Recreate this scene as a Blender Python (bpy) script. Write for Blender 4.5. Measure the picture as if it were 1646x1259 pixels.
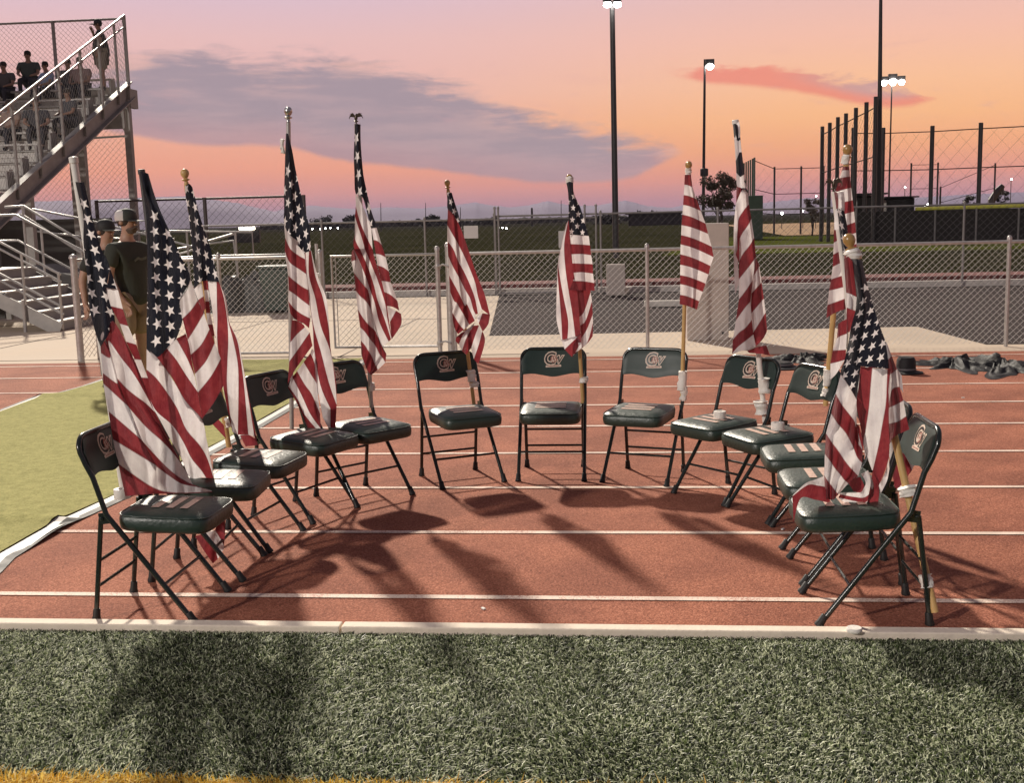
import bpy, bmesh, math, random
import numpy as np
from mathutils import Vector, Matrix
for o in list(bpy.data.objects): bpy.data.objects.remove(o, do_unlink=True)
S = bpy.context.scene
COL = S.collection
random.seed(7); RNG = np.random.default_rng(7)
R = math.radians

# ------------------------------------------------------------------ camera
F_PX, CAM_H, PITCH, YAW, ROLL = 1873.0, 1.69, .1463, .1012, -.0247
IW, IH = 1646.0, 1259.0
fw = Vector((-math.sin(YAW)*math.cos(PITCH), math.cos(YAW)*math.cos(PITCH), -math.sin(PITCH)))
r0 = Vector((math.cos(YAW), math.sin(YAW), 0)); u0 = r0.cross(fw)
rt = r0*math.cos(ROLL)+u0*math.sin(ROLL); up = -r0*math.sin(ROLL)+u0*math.cos(ROLL)
cam = bpy.data.cameras.new('camera'); cam_o = bpy.data.objects.new('camera', cam); COL.objects.link(cam_o)
M = Matrix((rt, up, -fw)).transposed().to_4x4(); M.translation = Vector((0, 0, CAM_H)); cam_o.matrix_world = M
cam.sensor_fit = 'HORIZONTAL'; cam.sensor_width = 36; cam.lens = 36*F_PX/IW
cam.clip_start = .05; cam.clip_end = 20000
S.camera = cam_o
S.view_settings.view_transform = 'Standard'; S.view_settings.look = 'None'
S.view_settings.exposure = .1; S.view_settings.gamma = 1
def ray(x, y): return fw + rt*((x-IW/2)/F_PX) - up*((y-IH/2)/F_PX)
def at(x, y, Y):            # a point of the photograph at world depth Y
    d = ray(x, y); return d*(Y/d.y) + Vector((0, 0, CAM_H))
def gnd(x, y, z=0):
    d = ray(x, y); return d*((z-CAM_H)/d.z) + Vector((0, 0, CAM_H))
def azel(x, y):
    d = ray(x, y).normalized(); return math.atan2(d.x, d.y), math.asin(d.z)
def lin(r, g, b):
    f = lambda c: (c/255/12.92) if c <= 10 else ((c/255+.055)/1.055)**2.4
    return (f(r), f(g), f(b), 1)

# ------------------------------------------------------------------ node helper
class NT:
    def __init__(s, tree): s.t = tree; s.n = tree.nodes; s.l = tree.links
    def new(s, ty, **kw):
        n = s.n.new(ty)
        for k, v in kw.items(): setattr(n, k, v)
        return n
    def put(s, sock, v):
        if isinstance(v, bpy.types.NodeSocket): s.l.new(v, sock)
        elif v is not None: sock.default_value = v
    def m(s, op, a=None, b=None, c=None, clamp=False):
        n = s.new('ShaderNodeMath', operation=op); n.use_clamp = clamp
        for i, v in enumerate((a, b, c)): 
            if v is not None: s.put(n.inputs[i], v)
        return n.outputs[0]
    def mix(s, f, a, b, blend='MIX'):
        n = s.new('ShaderNodeMix', data_type='RGBA', blend_type=blend)
        s.put(n.inputs[0], f); s.put(n.inputs[6], a); s.put(n.inputs[7], b); return n.outputs[2]
    def ramp(s, f, els, interp='LINEAR'):
        n = s.new('ShaderNodeValToRGB'); cr = n.color_ramp; cr.interpolation = interp
        while len(cr.elements) < len(els): cr.elements.new(.5)
        for e, (p, c) in zip(cr.elements, els): e.position = p; e.color = c
        s.put(n.inputs[0], f); return n.outputs[0]
    def smooth(s, v, a, b):
        n = s.new('ShaderNodeMapRange', interpolation_type='SMOOTHSTEP'); s.put(n.inputs[0], v)
        s.put(n.inputs[1], a); s.put(n.inputs[2], b); return n.outputs[0]
    def noise(s, vec, scale, detail=3, rough=.5, dist=0):
        n = s.new('ShaderNodeTexNoise'); s.put(n.inputs['Vector'], vec); n.inputs['Scale'].default_value = scale
        n.inputs['Detail'].default_value = detail; n.inputs['Roughness'].default_value = rough; n.inputs['Distortion'].default_value = dist
        return n.outputs[0]

# ------------------------------------------------------------------ world: sunset sky with clouds
W = bpy.data.worlds.new('World'); S.world = W; W.use_nodes = True
T = NT(W.node_tree); T.n.clear()
tc = T.new('ShaderNodeTexCoord').outputs['Generated']
sp = T.new('ShaderNodeSeparateXYZ'); T.l.new(tc, sp.inputs[0]); X, Y, Z = sp.outputs
az = T.m('ARCTAN2', X, Y); el = T.m('ARCSINE', Z)
ED = 30.0
eln = T.m('DIVIDE', el, R(ED), clamp=True)
def stops(l): return [(max(0, e)/ED, lin(*c)) for e, c in l]
rl = T.ramp(eln, stops([(0, (168, 132, 152)), (.7, (178, 130, 146)), (1.4, (220, 144, 136)), (2.6, (240, 158, 128)), (4.2, (238, 170, 142)), (6, (232, 180, 170)), (8.6, (228, 186, 184)), (10.8, (214, 186, 200)), (16, (160, 143, 156)), (30, (104, 97, 108))]))
rr = T.ramp(eln, stops([(0, (172, 130, 148)), (.7, (194, 130, 138)), (1.6, (232, 146, 124)), (3, (244, 168, 118)), (4.4, (249, 184, 130)), (6, (248, 190, 148)), (8, (242, 188, 166)), (9.6, (232, 186, 176)), (11, (228, 188, 190)), (16, (168, 148, 156)), (30, (104, 97, 108))]))
azr = T.smooth(az, azel(430, 200)[0], azel(1400, 200)[0])
base = T.mix(azr, rl, rr)
warp = T.noise(tc, 9, 5, .6); wf = T.noise(tc, 46, 5, .65)
wv = T.m('ADD', T.m('MULTIPLY', T.m('SUBTRACT', warp, .5), .030), T.m('MULTIPLY', T.m('SUBTRACT', wf, .5), .010))
A0, A1 = -.75, .6
def curve(pts):
    n = T.new('ShaderNodeFloatCurve'); c = n.mapping.curves[0]
    P = []
    for x, y in pts:
        a, e = azel(x, y); P.append(((a-A0)/(A1-A0), e/R(14)))
    P.sort(); c.points[0].location = P[0]; c.points[1].location = P[-1]
    for p in P[1:-1]: c.points.new(*p)
    n.mapping.update(); T.put(n.inputs['Value'], T.m('DIVIDE', T.m('SUBTRACT', az, A0), A1-A0, clamp=True))
    return T.m('MULTIPLY', n.outputs[0], R(14))
azw = az
up1 = curve([(-400, 150), (0, 105), (150, 100), (210, 92), (300, 82), (420, 95), (560, 95), (700, 125), (760, 150), (850, 180), (950, 208), (1050, 230), (1110, 241)])
lo1 = curve([(-400, 160), (0, 190), (150, 208), (210, 222), (330, 237), (440, 240), (560, 264), (700, 277), (800, 290), (900, 298), (1000, 292), (1060, 268), (1110, 243)])
elw = T.m('ADD', el, wv); elw2 = T.m('ADD', el, T.m('MULTIPLY', wv, .35))
sv = T.new('ShaderNodeMapping'); sv.inputs['Rotation'].default_value = (0, R(14), 0); sv.inputs['Scale'].default_value = (14, 14, 62); T.l.new(tc, sv.inputs[0])
brk = T.noise(sv.outputs[0], 1.0, 8, .68, .5)
elb = T.m('ADD', elw, T.m('MULTIPLY', T.m('SUBTRACT', brk, .52), .062))
m1 = T.m('MULTIPLY', T.smooth(T.m('SUBTRACT', up1, elb), -.006, .016), T.smooth(T.m('SUBTRACT', elw2, lo1), -.001, .005))
m1 = T.m('MULTIPLY', m1, T.smooth(T.m('SUBTRACT', azel(1112, 240)[0], az), 0, .02))
st = T.new('ShaderNodeMapping'); st.inputs['Scale'].default_value = (5, 5, 34); T.l.new(tc, st.inputs[0])
streak = T.noise(st.outputs[0], 2.2, 6, .6)
cc = T.mix(T.smooth(streak, .38, .68), lin(157, 143, 154), lin(175, 153, 160))
lowglow = T.smooth(T.m('SUBTRACT', elw2, lo1), .030, 0.0)
cc = T.mix(T.m('MULTIPLY', lowglow, .35), cc, lin(206, 142, 140))
topw = T.m('MULTIPLY', T.smooth(T.m('SUBTRACT', up1, el), .035, 0), T.smooth(streak, .45, .62))
cc = T.mix(T.m('MULTIPLY', topw, .7), cc, lin(226, 178, 165))
c1 = T.mix(T.m('MULTIPLY', m1, .93), base, cc)
up2 = curve([(1040, 112), (1070, 108), (1140, 104), (1250, 104), (1330, 115), (1400, 126), (1500, 148), (1530, 155)])
lo2 = curve([(1040, 113), (1070, 118), (1140, 134), (1300, 150), (1400, 170), (1450, 172), (1500, 162), (1530, 156)])
elb2 = T.m('ADD', elw2, T.m('MULTIPLY', T.m('SUBTRACT', brk, .5), .05))
m2 = T.m('MULTIPLY', T.smooth(T.m('SUBTRACT', up2, elb2), -.001, .009), T.smooth(T.m('SUBTRACT', elw2, lo2), -.002, .004))
m2 = T.m('MULTIPLY', m2, T.m('MULTIPLY', T.smooth(az, azel(1050, 110)[0], azel(1130, 110)[0]), T.smooth(az, azel(1530, 110)[0], azel(1495, 110)[0])))
c2c = T.mix(T.m('MULTIPLY', T.smooth(az, azel(1230, 120)[0], azel(1400, 120)[0]), T.smooth(T.m('SUBTRACT', elw2, lo2), .004, .013)), lin(233, 128, 112), lin(190, 146, 152))
c2 = T.mix(T.m('MULTIPLY', m2, .78), c1, c2c)
wisp = T.m('MULTIPLY', T.smooth(brk, .56, .78), T.m('MULTIPLY', T.smooth(el, R(1.2), R(3)), T.smooth(el, R(10), R(6))))
c3 = T.mix(T.m('MULTIPLY', wisp, .45), c2, lin(214, 160, 160))
back = T.smooth(Y, .35, -.5)
c4 = T.mix(back, c3, T.ramp(eln, stops([(0, (118, 104, 108)), (6, (118, 106, 114)), (30, (98, 92, 104))])))
below = T.smooth(Z, 0.0, -.02)
c5 = T.mix(below, c4, lin(70, 55, 50))
bg = T.new('ShaderNodeBackground'); T.l.new(c5, bg.inputs[0]); bg.inputs[1].default_value = 1.0
out = T.new('ShaderNodeOutputWorld'); T.l.new(bg.outputs[0], out.inputs[0])

# ------------------------------------------------------------------ the flood light over the stands (one sun lamp) 
SUN_AZ, SUN_EL = R(-27), R(33)
sd = Vector((math.sin(SUN_AZ)*math.cos(SUN_EL), math.cos(SUN_AZ)*math.cos(SUN_EL), math.sin(SUN_EL)))
sun = bpy.data.lights.new('sun', 'SUN'); sun.energy = 5.0; sun.angle = R(2.4); sun.color = (1, .90, .76)
sun_o = bpy.data.objects.new('sun', sun); COL.objects.link(sun_o); sun_o.rotation_euler = sd.to_track_quat('Z', 'Y').to_euler()
# the field's far flood light mast, behind the camera to the left
ff = bpy.data.lights.new('flood_lamp', 'SPOT'); ff.energy = 34000; ff.spot_size = R(60); ff.shadow_soft_size = .7; ff.color = (1, .92, .84)
ff_o = bpy.data.objects.new('flood_lamp', ff); COL.objects.link(ff_o); ff_o.location = (-26, -22, 16)
ff_o.rotation_euler = (Vector(ff_o.location)-Vector((0, 8, .5))).to_track_quat('Z', 'Y').to_euler()

# ------------------------------------------------------------------ materials
MATS = {}
def mat(name, col, rough=.6, var=.15, nscale=8, bump=0, bscale=None, metal=0, spec=.5, coord='Object', emit=0, trans=0, detail=4, col2=None, coat=0):
    if name in MATS: return MATS[name]
    m = bpy.data.materials.new(name); m.use_nodes = True; t = NT(m.node_tree)
    b = m.node_tree.nodes['Principled BSDF']; c = t.new('ShaderNodeTexCoord').outputs[coord]
    n = t.noise(c, nscale, detail, .6); n2 = t.noise(c, nscale*.21, 2, .5)
    nn = t.m('ADD', t.m('MULTIPLY', n, .65), t.m('MULTIPLY', n2, .35))
    A = tuple(max(0, x*(1-var)) for x in col[:3])+(1,); B = tuple(min(1, x*(1+var)) for x in (col2 or col)[:3])+(1,)
    t.put(b.inputs['Base Color'], t.ramp(nn, [(.32, A), (.68, B)]))
    b.inputs['Metallic'].default_value = metal; b.inputs['Specular IOR Level'].default_value = spec
    b.inputs['Coat Weight'].default_value = coat
    t.put(b.inputs['Roughness'], t.m('ADD', rough, t.m('MULTIPLY', t.m('SUBTRACT', n, .5), .25), clamp=True))
    if bump:
        bn = t.new('ShaderNodeBump'); bn.inputs['Strength'].default_value = min(1, bump); bn.inputs['Distance'].default_value = .01*max(1, bump)
        t.l.new(t.noise(c, bscale or nscale*3, 4, .6), bn.inputs['Height']); t.l.new(bn.outputs[0], b.inputs['Normal'])
    if emit: b.inputs['Emission Color'].default_value = tuple(col[:3])+(1,); b.inputs['Emission Strength'].default_value = emit
    if trans:
        tr = t.new('ShaderNodeBsdfTranslucent'); tr.inputs[0].default_value = tuple(col[:3])+(1,)
        mx = t.new('ShaderNodeMixShader'); mx.inputs[0].default_value = trans
        o = m.node_tree.nodes['Material Output']; t.l.new(b.outputs[0], mx.inputs[1]); t.l.new(tr.outputs[0], mx.inputs[2]); t.l.new(mx.outputs[0], o.inputs[0])
    MATS[name] = m; return m

# ------------------------------------------------------------------ object helpers
def tag(o, label=None, cat=None, group=None, kind=None):
    if label: o['label'] = label
    if cat: o['category'] = cat
    if group: o['group'] = group
    if kind: o['kind'] = kind
    return o
def empty(name, loc=(0, 0, 0), rz=0, label=None, cat=None, group=None):
    o = bpy.data.objects.new(name, None); COL.objects.link(o); o.location = loc; o.rotation_euler = (0, 0, rz)
    o.empty_display_size = .1; return tag(o, label, cat, group)
class MB:
    def __init__(s): s.v = []; s.f = []; s.uv = None; s.mi = []
    def add(s, vs, fs, mi=0):
        n = len(s.v); s.v += [tuple(v) for v in vs]; s.f += [tuple(i+n for i in f) for f in fs]; s.mi += [mi]*len(fs); return s
    def box(s, c, d, rz=0, mi=0, rot=None):
        m = rot if rot is not None else Matrix.Rotation(rz, 3, 'Z'); c = Vector(c); hx, hy, hz = d[0]/2, d[1]/2, d[2]/2
        vs = [c+m@Vector((x*hx, y*hy, z*hz)) for x in (-1, 1) for y in (-1, 1) for z in (-1, 1)]
        return s.add(vs, [(0, 1, 3, 2), (4, 6, 7, 5), (0, 4, 5, 1), (2, 3, 7, 6), (0, 2, 6, 4), (1, 5, 7, 3)], mi)
    def tube(s, pts, r, n=8, cap=True, mi=0, closed=False):
        pts = [Vector(p) for p in pts]; N = len(pts); rs = r if isinstance(r, (list, tuple)) else [r]*N
        rings = []; prev = None
        for i, p in enumerate(pts):
            if closed: d = pts[(i+1) % N]-pts[i-1]
            else: d = pts[min(i+1, N-1)]-pts[max(i-1, 0)]
            d = d.normalized() if d.length > 1e-9 else Vector((0, 0, 1))
            if prev is None:
                a = Vector((0, 0, 1)) if abs(d.z) < .9 else Vector((1, 0, 0)); x = d.cross(a).normalized()
            else:
                x = prev-d*prev.dot(d); x = x.normalized() if x.length > 1e-6 else d.orthogonal().normalized()
            prev = x; y = d.cross(x)
            rings.append([p+(x*math.cos(2*math.pi*k/n)+y*math.sin(2*math.pi*k/n))*rs[i] for k in range(n)])
        vs = [v for g in rings for v in g]; fs = []
        for i in range(N if closed else N-1):
            j = (i+1) % N
            for k in range(n): fs.append((i*n+k, i*n+(k+1) % n, j*n+(k+1) % n, j*n+k))
        if cap and not closed: fs += [tuple(range(n-1, -1, -1)), tuple((N-1)*n+k for k in range(n))]
        return s.add(vs, fs, mi)
    def lathe(s, prof, c=(0, 0, 0), n=16, axis=None, mi=0):
        c = Vector(c); ax = Vector(axis).normalized() if axis else Vector((0, 0, 1)); x = ax.orthogonal().normalized(); y = ax.cross(x)
        vs = []; 
        for r, z in prof:
            for k in range(n): a = 2*math.pi*k/n; vs.append(c+ax*z+(x*math.cos(a)+y*math.sin(a))*max(r, 1e-4))
        fs = [(i*n+k, i*n+(k+1) % n, (i+1)*n+(k+1) % n, (i+1)*n+k) for i in range(len(prof)-1) for k in range(n)]
        fs += [tuple(range(n-1, -1, -1)), tuple((len(prof)-1)*n+k for k in range(n))]
        return s.add(vs, fs, mi)
    def quad(s, a, b, c, d, mi=0): return s.add([a, b, c, d], [(0, 1, 2, 3)], mi)
    def build(s, name, mats, parent=None, smooth=False, bevel=0, recalc=True):
        me = bpy.data.meshes.new(name); me.from_pydata([tuple(v) for v in s.v], [], s.f)
        if not isinstance(mats, (list, tuple)): mats = [mats]
        for m in mats: me.materials.append(m)
        if len(mats) > 1: me.polygons.foreach_set('material_index', s.mi)
        if recalc:
            bm = bmesh.new(); bm.from_mesh(me); bmesh.ops.recalc_face_normals(bm, faces=bm.faces)
            if bevel: bmesh.ops.bevel(bm, geom=[e for e in bm.edges if len(e.link_faces) == 2 and e.calc_face_angle(0) > .6], offset=bevel, segments=2, affect='EDGES', profile=.5, clamp_overlap=True)
            bm.to_mesh(me); bm.free()
        if smooth:
            me.polygons.foreach_set('use_smooth', [True]*len(me.polygons))
            try: me.set_sharp_from_angle(angle=R(45))
            except Exception: pass
        me.update(); o = bpy.data.objects.new(name, me); COL.objects.link(o)
        if parent: o.parent = parent
        return o
def copy_tree(o, parent=None):
    c = o.copy(); COL.objects.link(c); c.parent = parent
    for ch in [x for x in bpy.data.objects if x.parent == o]: copy_tree(ch, c)
    return c
def sheet(name, pts, z, m, kind='structure', sub=0):
    mb = MB(); mb.add([(x, y, z) for x, y in pts], [tuple(range(len(pts)))]); o = mb.build(name, m, recalc=False); tag(o, kind=kind); return o
def poly_in(x, y, P):
    c = False
    for i in range(len(P)):
        (x1, y1), (x2, y2) = P[i], P[i-1]
        if (y1 > y) != (y2 > y) and x < (x2-x1)*(y-y1)/(y2-y1)+x1: c = not c
    return c

m_metal = mat('galvanised_steel', (.46, .44, .42), .42, .2, 30, metal=.45)
m_wire = mat('fence_wire', (.62, .58, .54), .4, .1, 20, metal=.3)
m_darkmetal = mat('dark_steel', (.07, .065, .065), .5, .2, 20, metal=.3)
m_alu = mat('aluminium', (.44, .42, .40), .38, .15, 14, metal=.4)
m_concrete = mat('concrete', (.53, .43, .33), .9, .14, .9, .3, 60)
m_white = mat('white_paint', (.78, .76, .72), .5, .06, 10)
# ================================================================== SETTING
# base ground sheet out to the horizon
m_field = mat('dark_field', (.025, .024, .017), .95, .35, .35, .4, 30, spec=0)
g = MB(); g.add([(-6000, -60, -.02), (6000, -60, -.02), (6000, 7000, -.02), (-6000, 7000, -.02)], [(0, 1, 2, 3)])
tag(g.build('ground', m_field, recalc=False), kind='structure')
LINES_Y = [gnd(720, q).y for q in (961, 856.5, 784.8, 729.7, 687, 653.7, 625.5, 600.8, 581.4)]
# running track
def track_mat():
    m = bpy.data.materials.new('track_rubber'); m.use_nodes = True; t = NT(m.node_tree); b = m.node_tree.nodes['Principled BSDF']
    c = t.new('ShaderNodeTexCoord').outputs['Object']
    vo = t.new('ShaderNodeTexVoronoi'); t.put(vo.inputs['Vector'], c); vo.inputs['Scale'].default_value = 130
    n = t.noise(c, 95, 3, .65); n3 = t.noise(c, 1.6, 4, .6); n4 = t.noise(c, 240, 2, .6)
    sep = t.new('ShaderNodeSeparateColor'); t.l.new(vo.outputs['Color'], sep.inputs[0])
    c1 = t.ramp(t.m('ADD', t.m('MULTIPLY', sep.outputs[0], .35), t.m('MULTIPLY', n, .65)), [(.25, (.21, .074, .044, 1)), (.5, (.39, .140, .082, 1)), (.8, (.62, .27, .175, 1))])
    n5 = t.noise(c, .45, 5, .7, 1.5)
    c2 = t.mix(t.smooth(n3, .32, .7), (.76, .70, .70, 1), (1.08, 1.06, 1.04, 1)); c2 = t.mix(t.m('MULTIPLY', t.smooth(n5, .56, .70), .35), c2, (.70, .66, .66, 1)); cc = t.mix(1.0, c1, c2, 'MULTIPLY')
    t.put(b.inputs['Base Color'], cc); b.inputs['Roughness'].default_value = .88; b.inputs['Specular IOR Level'].default_value = .25
    bp = t.new('ShaderNodeBump'); bp.inputs['Strength'].default_value = .9; bp.inputs['Distance'].default_value = .008
    t.l.new(t.m('ADD', n, t.m('MULTIPLY', n4, .4)), bp.inputs['Height']); t.l.new(bp.outputs[0], b.inputs['Normal']); return m
m_track = track_mat()
sheet('running_track', [(-60, 4.62), (60, 4.62), (60, 14.3), (-60, 14.3)], 0, m_track)
# lane lines, slightly worn
def line_mat():
    m = bpy.data.materials.new('lane_paint'); m.use_nodes = True; t = NT(m.node_tree); b = m.node_tree.nodes['Principled BSDF']
    c = t.new('ShaderNodeTexCoord').outputs['Object']
    n = t.noise(c, 110, 3, .7); n2 = t.noise(c, 3, 3, .6)
    w = t.smooth(t.m('ADD', t.m('MULTIPLY', n, .6), t.m('MULTIPLY', n2, .4)), .38, .50)
    t.put(b.inputs['Base Color'], t.mix(w, (.42, .18, .13, 1), (.82, .66, .55, 1))); b.inputs['Roughness'].default_value = .8
    bp = t.new('ShaderNodeBump'); bp.inputs['Strength'].default_value = .7; bp.inputs['Distance'].default_value = .004
    t.l.new(n, bp.inputs['Height']); t.l.new(bp.outputs[0], b.inputs['Normal']); return m
ll = MB()
for y in LINES_Y:
    for i in range(24):
        x0 = -60+5*i; ll.add([(x0, y-.025, .004), (x0+5, y-.025, .004), (x0+5, y+.025, .004), (x0, y+.025, .004)], [(0, 1, 2, 3)])
tag(ll.build('lane_lines', line_mat(), recalc=False), kind='structure')
# faint second lane marks near the fence
# inner curb: pale concrete strip with joints
cb = MB(); x = -30.0; y0, y1 = 4.55, 4.618
random.seed(3)
while x < 30:
    L = 3.6; cb.box((x+L/2-.004, (y0+y1)/2, -.0), (L-.008, y1-y0, .07), 0); x += L
tag(cb.build('curb', mat('curb_concrete', (.78, .68, .56), .85, .12, 12, .3, 70), bevel=.006), kind='structure')
# infield turf: base sheet + blades
m_tbase = mat('turf_base', (.03, .038, .022), .95, .4, 60, .6, 200)
sheet('turf_base', [(-30, -20), (30, -20), (30, 4.549), (-30, 4.549)], 0.0, m_tbase)
def blades(name, x0, x1, y0, y1, n, hmin, hmax, w, m, inside=None, lean=1.9, z0=0):
    x = RNG.uniform(x0, x1, n); t = RNG.uniform(0, 1, n)
    y = y0+(y1-y0)*t**.85
    if inside is not None:
        k = inside(x, y); x, y = x[k], y[k]; n = len(x)
    a = RNG.uniform(0, 2*np.pi, n); h = RNG.uniform(hmin, hmax, n); la = RNG.uniform(0, 2*np.pi, n); ln = np.abs(RNG.normal(.5, .4, n))*h*lean
    # clumped comb direction
    cx = np.sin(x*5.1+y*3.3)+np.sin(x*11+1.3)*.6; cy = np.cos(y*6.3-x*2.1)
    dx = np.cos(la)*ln+cx*h*.25; dy = np.sin(la)*ln+cy*h*.25
    wx, wy = np.cos(a)*w/2, np.sin(a)*w/2
    V = np.zeros((n, 5, 3), np.float32); zz = z0+0*x
    V[:, 0] = np.stack([x-wx, y-wy, zz], 1); V[:, 1] = np.stack([x+wx, y+wy, zz], 1)
    V[:, 2] = np.stack([x+wx*.9+dx*.35, y+wy*.9+dy*.35, zz+h*.6], 1); V[:, 3] = np.stack([x-wx*.9+dx*.35, y-wy*.9+dy*.35, zz+h*.6], 1)
    V[:, 4] = np.stack([x+dx, y+dy, zz+h*(1-.25*np.minimum(1, ln/h))], 1)
    me = bpy.data.meshes.new(name); me.vertices.add(n*5); me.vertices.foreach_set('co', V.reshape(-1))
    base = (np.arange(n)*5)[:, None]
    L = np.concatenate([base+np.array([0, 1, 2, 3]), base+np.array([3, 2, 4])], 1).reshape(-1)
    me.loops.add(n*7); me.loops.foreach_set('vertex_index', L.astype(np.int32))
    st = np.stack([np.arange(n)*7, np.arange(n)*7+4], 1).reshape(-1); tot = np.tile([4, 3], n)
    me.polygons.add(n*2); me.polygons.foreach_set('loop_start', st.astype(np.int32)); me.polygons.foreach_set('loop_total', tot.astype(np.int32))
    me.update(); me.validate(); me.materials.append(m); o = bpy.data.objects.new(name, me); COL.objects.link(o); return o
def blade_mat(name, dark, light, pale, sc=1.0):
    m = bpy.data.materials.new(name); m.use_nodes = True; t = NT(m.node_tree); b = m.node_tree.nodes['Principled BSDF']
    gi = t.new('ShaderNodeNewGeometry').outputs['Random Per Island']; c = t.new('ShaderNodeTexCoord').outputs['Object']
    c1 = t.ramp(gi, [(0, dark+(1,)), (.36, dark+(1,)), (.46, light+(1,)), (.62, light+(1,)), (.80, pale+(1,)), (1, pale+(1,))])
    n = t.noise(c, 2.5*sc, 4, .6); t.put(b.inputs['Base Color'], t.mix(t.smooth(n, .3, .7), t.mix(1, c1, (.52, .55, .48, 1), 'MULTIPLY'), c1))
    b.inputs['Roughness'].default_value = .45; b.inputs['Specular IOR Level'].default_value = .5
    tr = t.new('ShaderNodeBsdfTranslucent'); t.put(tr.inputs[0], c1); mx = t.new('ShaderNodeMixShader'); mx.inputs[0].default_value = .3; o = m.node_tree.nodes['Material Output']; t.l.new(b.outputs[0], mx.inputs[1]); t.l.new(tr.outputs[0], mx.inputs[2]); t.l.new(mx.outputs[0], o.inputs[0]); return m
m_blade = blade_mat('turf_blade', (.014, .026, .008), (.19, .25, .095), (.92, .96, .70))  # sparkle and shaded gaps are put into the pale and dark blade colours
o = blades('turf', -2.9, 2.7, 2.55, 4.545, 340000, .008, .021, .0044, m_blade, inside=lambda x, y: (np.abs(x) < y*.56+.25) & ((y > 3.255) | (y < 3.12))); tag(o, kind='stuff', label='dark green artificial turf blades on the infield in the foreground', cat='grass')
m_yel = blade_mat('turf_blade_yellow', (.70, .42, .05), (.90, .60, .08), (.95, .78, .25))
def yin(x, y): return y < 3.255+.003*np.sin(x*40)
o = blades('yellow_turf', -2.4, 2.4, 2.9, 3.26, 26000, .02, .042, .0045, m_yel, inside=yin, z0=.004); tag(o, kind='stuff', label='yellow turf blades of the field border line at the bottom edge', cat='turf line')
yb = MB(); yb.add([(-30, 3.12, .004), (30, 3.12, .004), (30, 3.23, .004), (-30, 3.23, .004)], [(0, 1, 2, 3)])
tag(yb.build('yellow_line_base', mat('yellow_base', (.3, .18, .03), .9, .3, 50), recalc=False), kind='structure')
# concrete apron, asphalt, curbs, far field
sheet('concrete_apron', [(-60, 14.3), (60, 14.3), (60, 17.6), (4.25, 17.5), (4.9, 15.0), (4.35, 17.4), (2.15, 17.75), (-1.2, 17.1), (-2.05, 17.05), (-1.75, 26.0), (-60, 26.2)], -.004, m_concrete) if False else None
sheet('concrete_apron', [(-60, 14.3), (60, 14.3), (60, 15.05), (4.45, 15.0), (4.2, 17.5), (-1.1, 17.1), (-2.05, 17.05), (-2.9, 26.2), (-60, 26.2)], 0.0, m_concrete)
m_asph = mat('asphalt', (.060, .050, .048), .95, .25, 3, .5, 120, spec=.05)
sheet('asphalt', [(-60, 13), (60, 13), (60, 26.6), (-60, 26.6)], -.008, m_asph)
jn = MB()
for y in (14.62, 20.2): jn.box((-10, y, .003), (19 if y < 15 else 15, .012, .004))
for x in (-9.2, -6.4, -3.7): jn.box((x, 17.5 if x < -3 else 15.6, .0035), (.012, 6, .004))
tag(jn.build('pavement_joints', mat('joint_dark', (.12, .09, .08), .9), recalc=False), kind='structure')
pc = MB(); pc.box((0, 26.7, .06), (120, .16, .14)); tag(pc.build('pavement_kerb', mat('kerb_white', (.6, .55, .5), .8, .2, 3), bevel=.01), kind='structure')
rc = MB(); rc.box((0, 29.6, .05), (120, 1.5, .12)); tag(rc.build('red_gravel_strip', mat('red_gravel', (.17, .055, .05), .95, .25, 2, .5, 40), bevel=.02), kind='structure')
m_grass = mat('far_grass', (.022, .024, .012), .95, .35, .25, .5, 14, col2=(.036, .034, .018), spec=0)
sheet('far_grass', [(-60, 30.4), (90, 30.4), (200, 300), (-200, 300)], -.012, m_grass)
m_lit = mat('grass_painted_lit', (.075, .085, .02), .95, .3, .5, .4, 10, spec=0)  # light on this grass is put into its brighter green
sheet('painted_lit_patch', [(1.5, 52), (20, 50), (26, 84), (6, 90)], -.006, m_lit)
sheet('dry_infield', [(12, 92), (48, 88), (60, 200), (16, 200)], -.004, mat('dry_dirt', (.30, .17, .07), .95, .3, .15, .3, 4))
# mountains
def ridge(name, dist, pts, m, thick=600):
    mb = MB(); P = []
    for (x, y), (x2, y2) in zip(pts[:-1], pts[1:]):
        for i in range(14):
            t = i/14; xx = x+(x2-x)*t; yy = y+(y2-y)*t + (RNG.normal(0, .35) if 0 < i else 0)
            P.append((xx, yy))
    P.append(pts[-1]); vs = []
    for x, y in P:
        a, e = azel(x, y); top = Vector((math.sin(a)*dist, math.cos(a)*dist, CAM_H+math.tan(e)*dist))
        dr = Vector((math.sin(a), math.cos(a), 0)); hz = max(top.z, 2)
        vs += [Vector((dr.x*(dist-thick*.5), dr.y*(dist-thick*.5), -5)), Vector((dr.x*(dist-thick*.22), dr.y*(dist-thick*.22), hz*.5)), Vector((top.x, top.y, hz)), Vector((dr.x*(dist+thick*.5), dr.y*(dist+thick*.5), -5))]
    fs = []
    for i in range(len(P)-1):
        for k in range(3): fs.append((i*4+k, i*4+k+1, (i+1)*4+k+1, (i+1)*4+k))
    mb.add(vs, fs); return tag(mb.build(name, m, smooth=True), kind='structure')
m_mtn = mat('mountain_painted_haze', (.20, .16, .26), .95, .06, .002)  # distance haze is partly put into this purple colour
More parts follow.
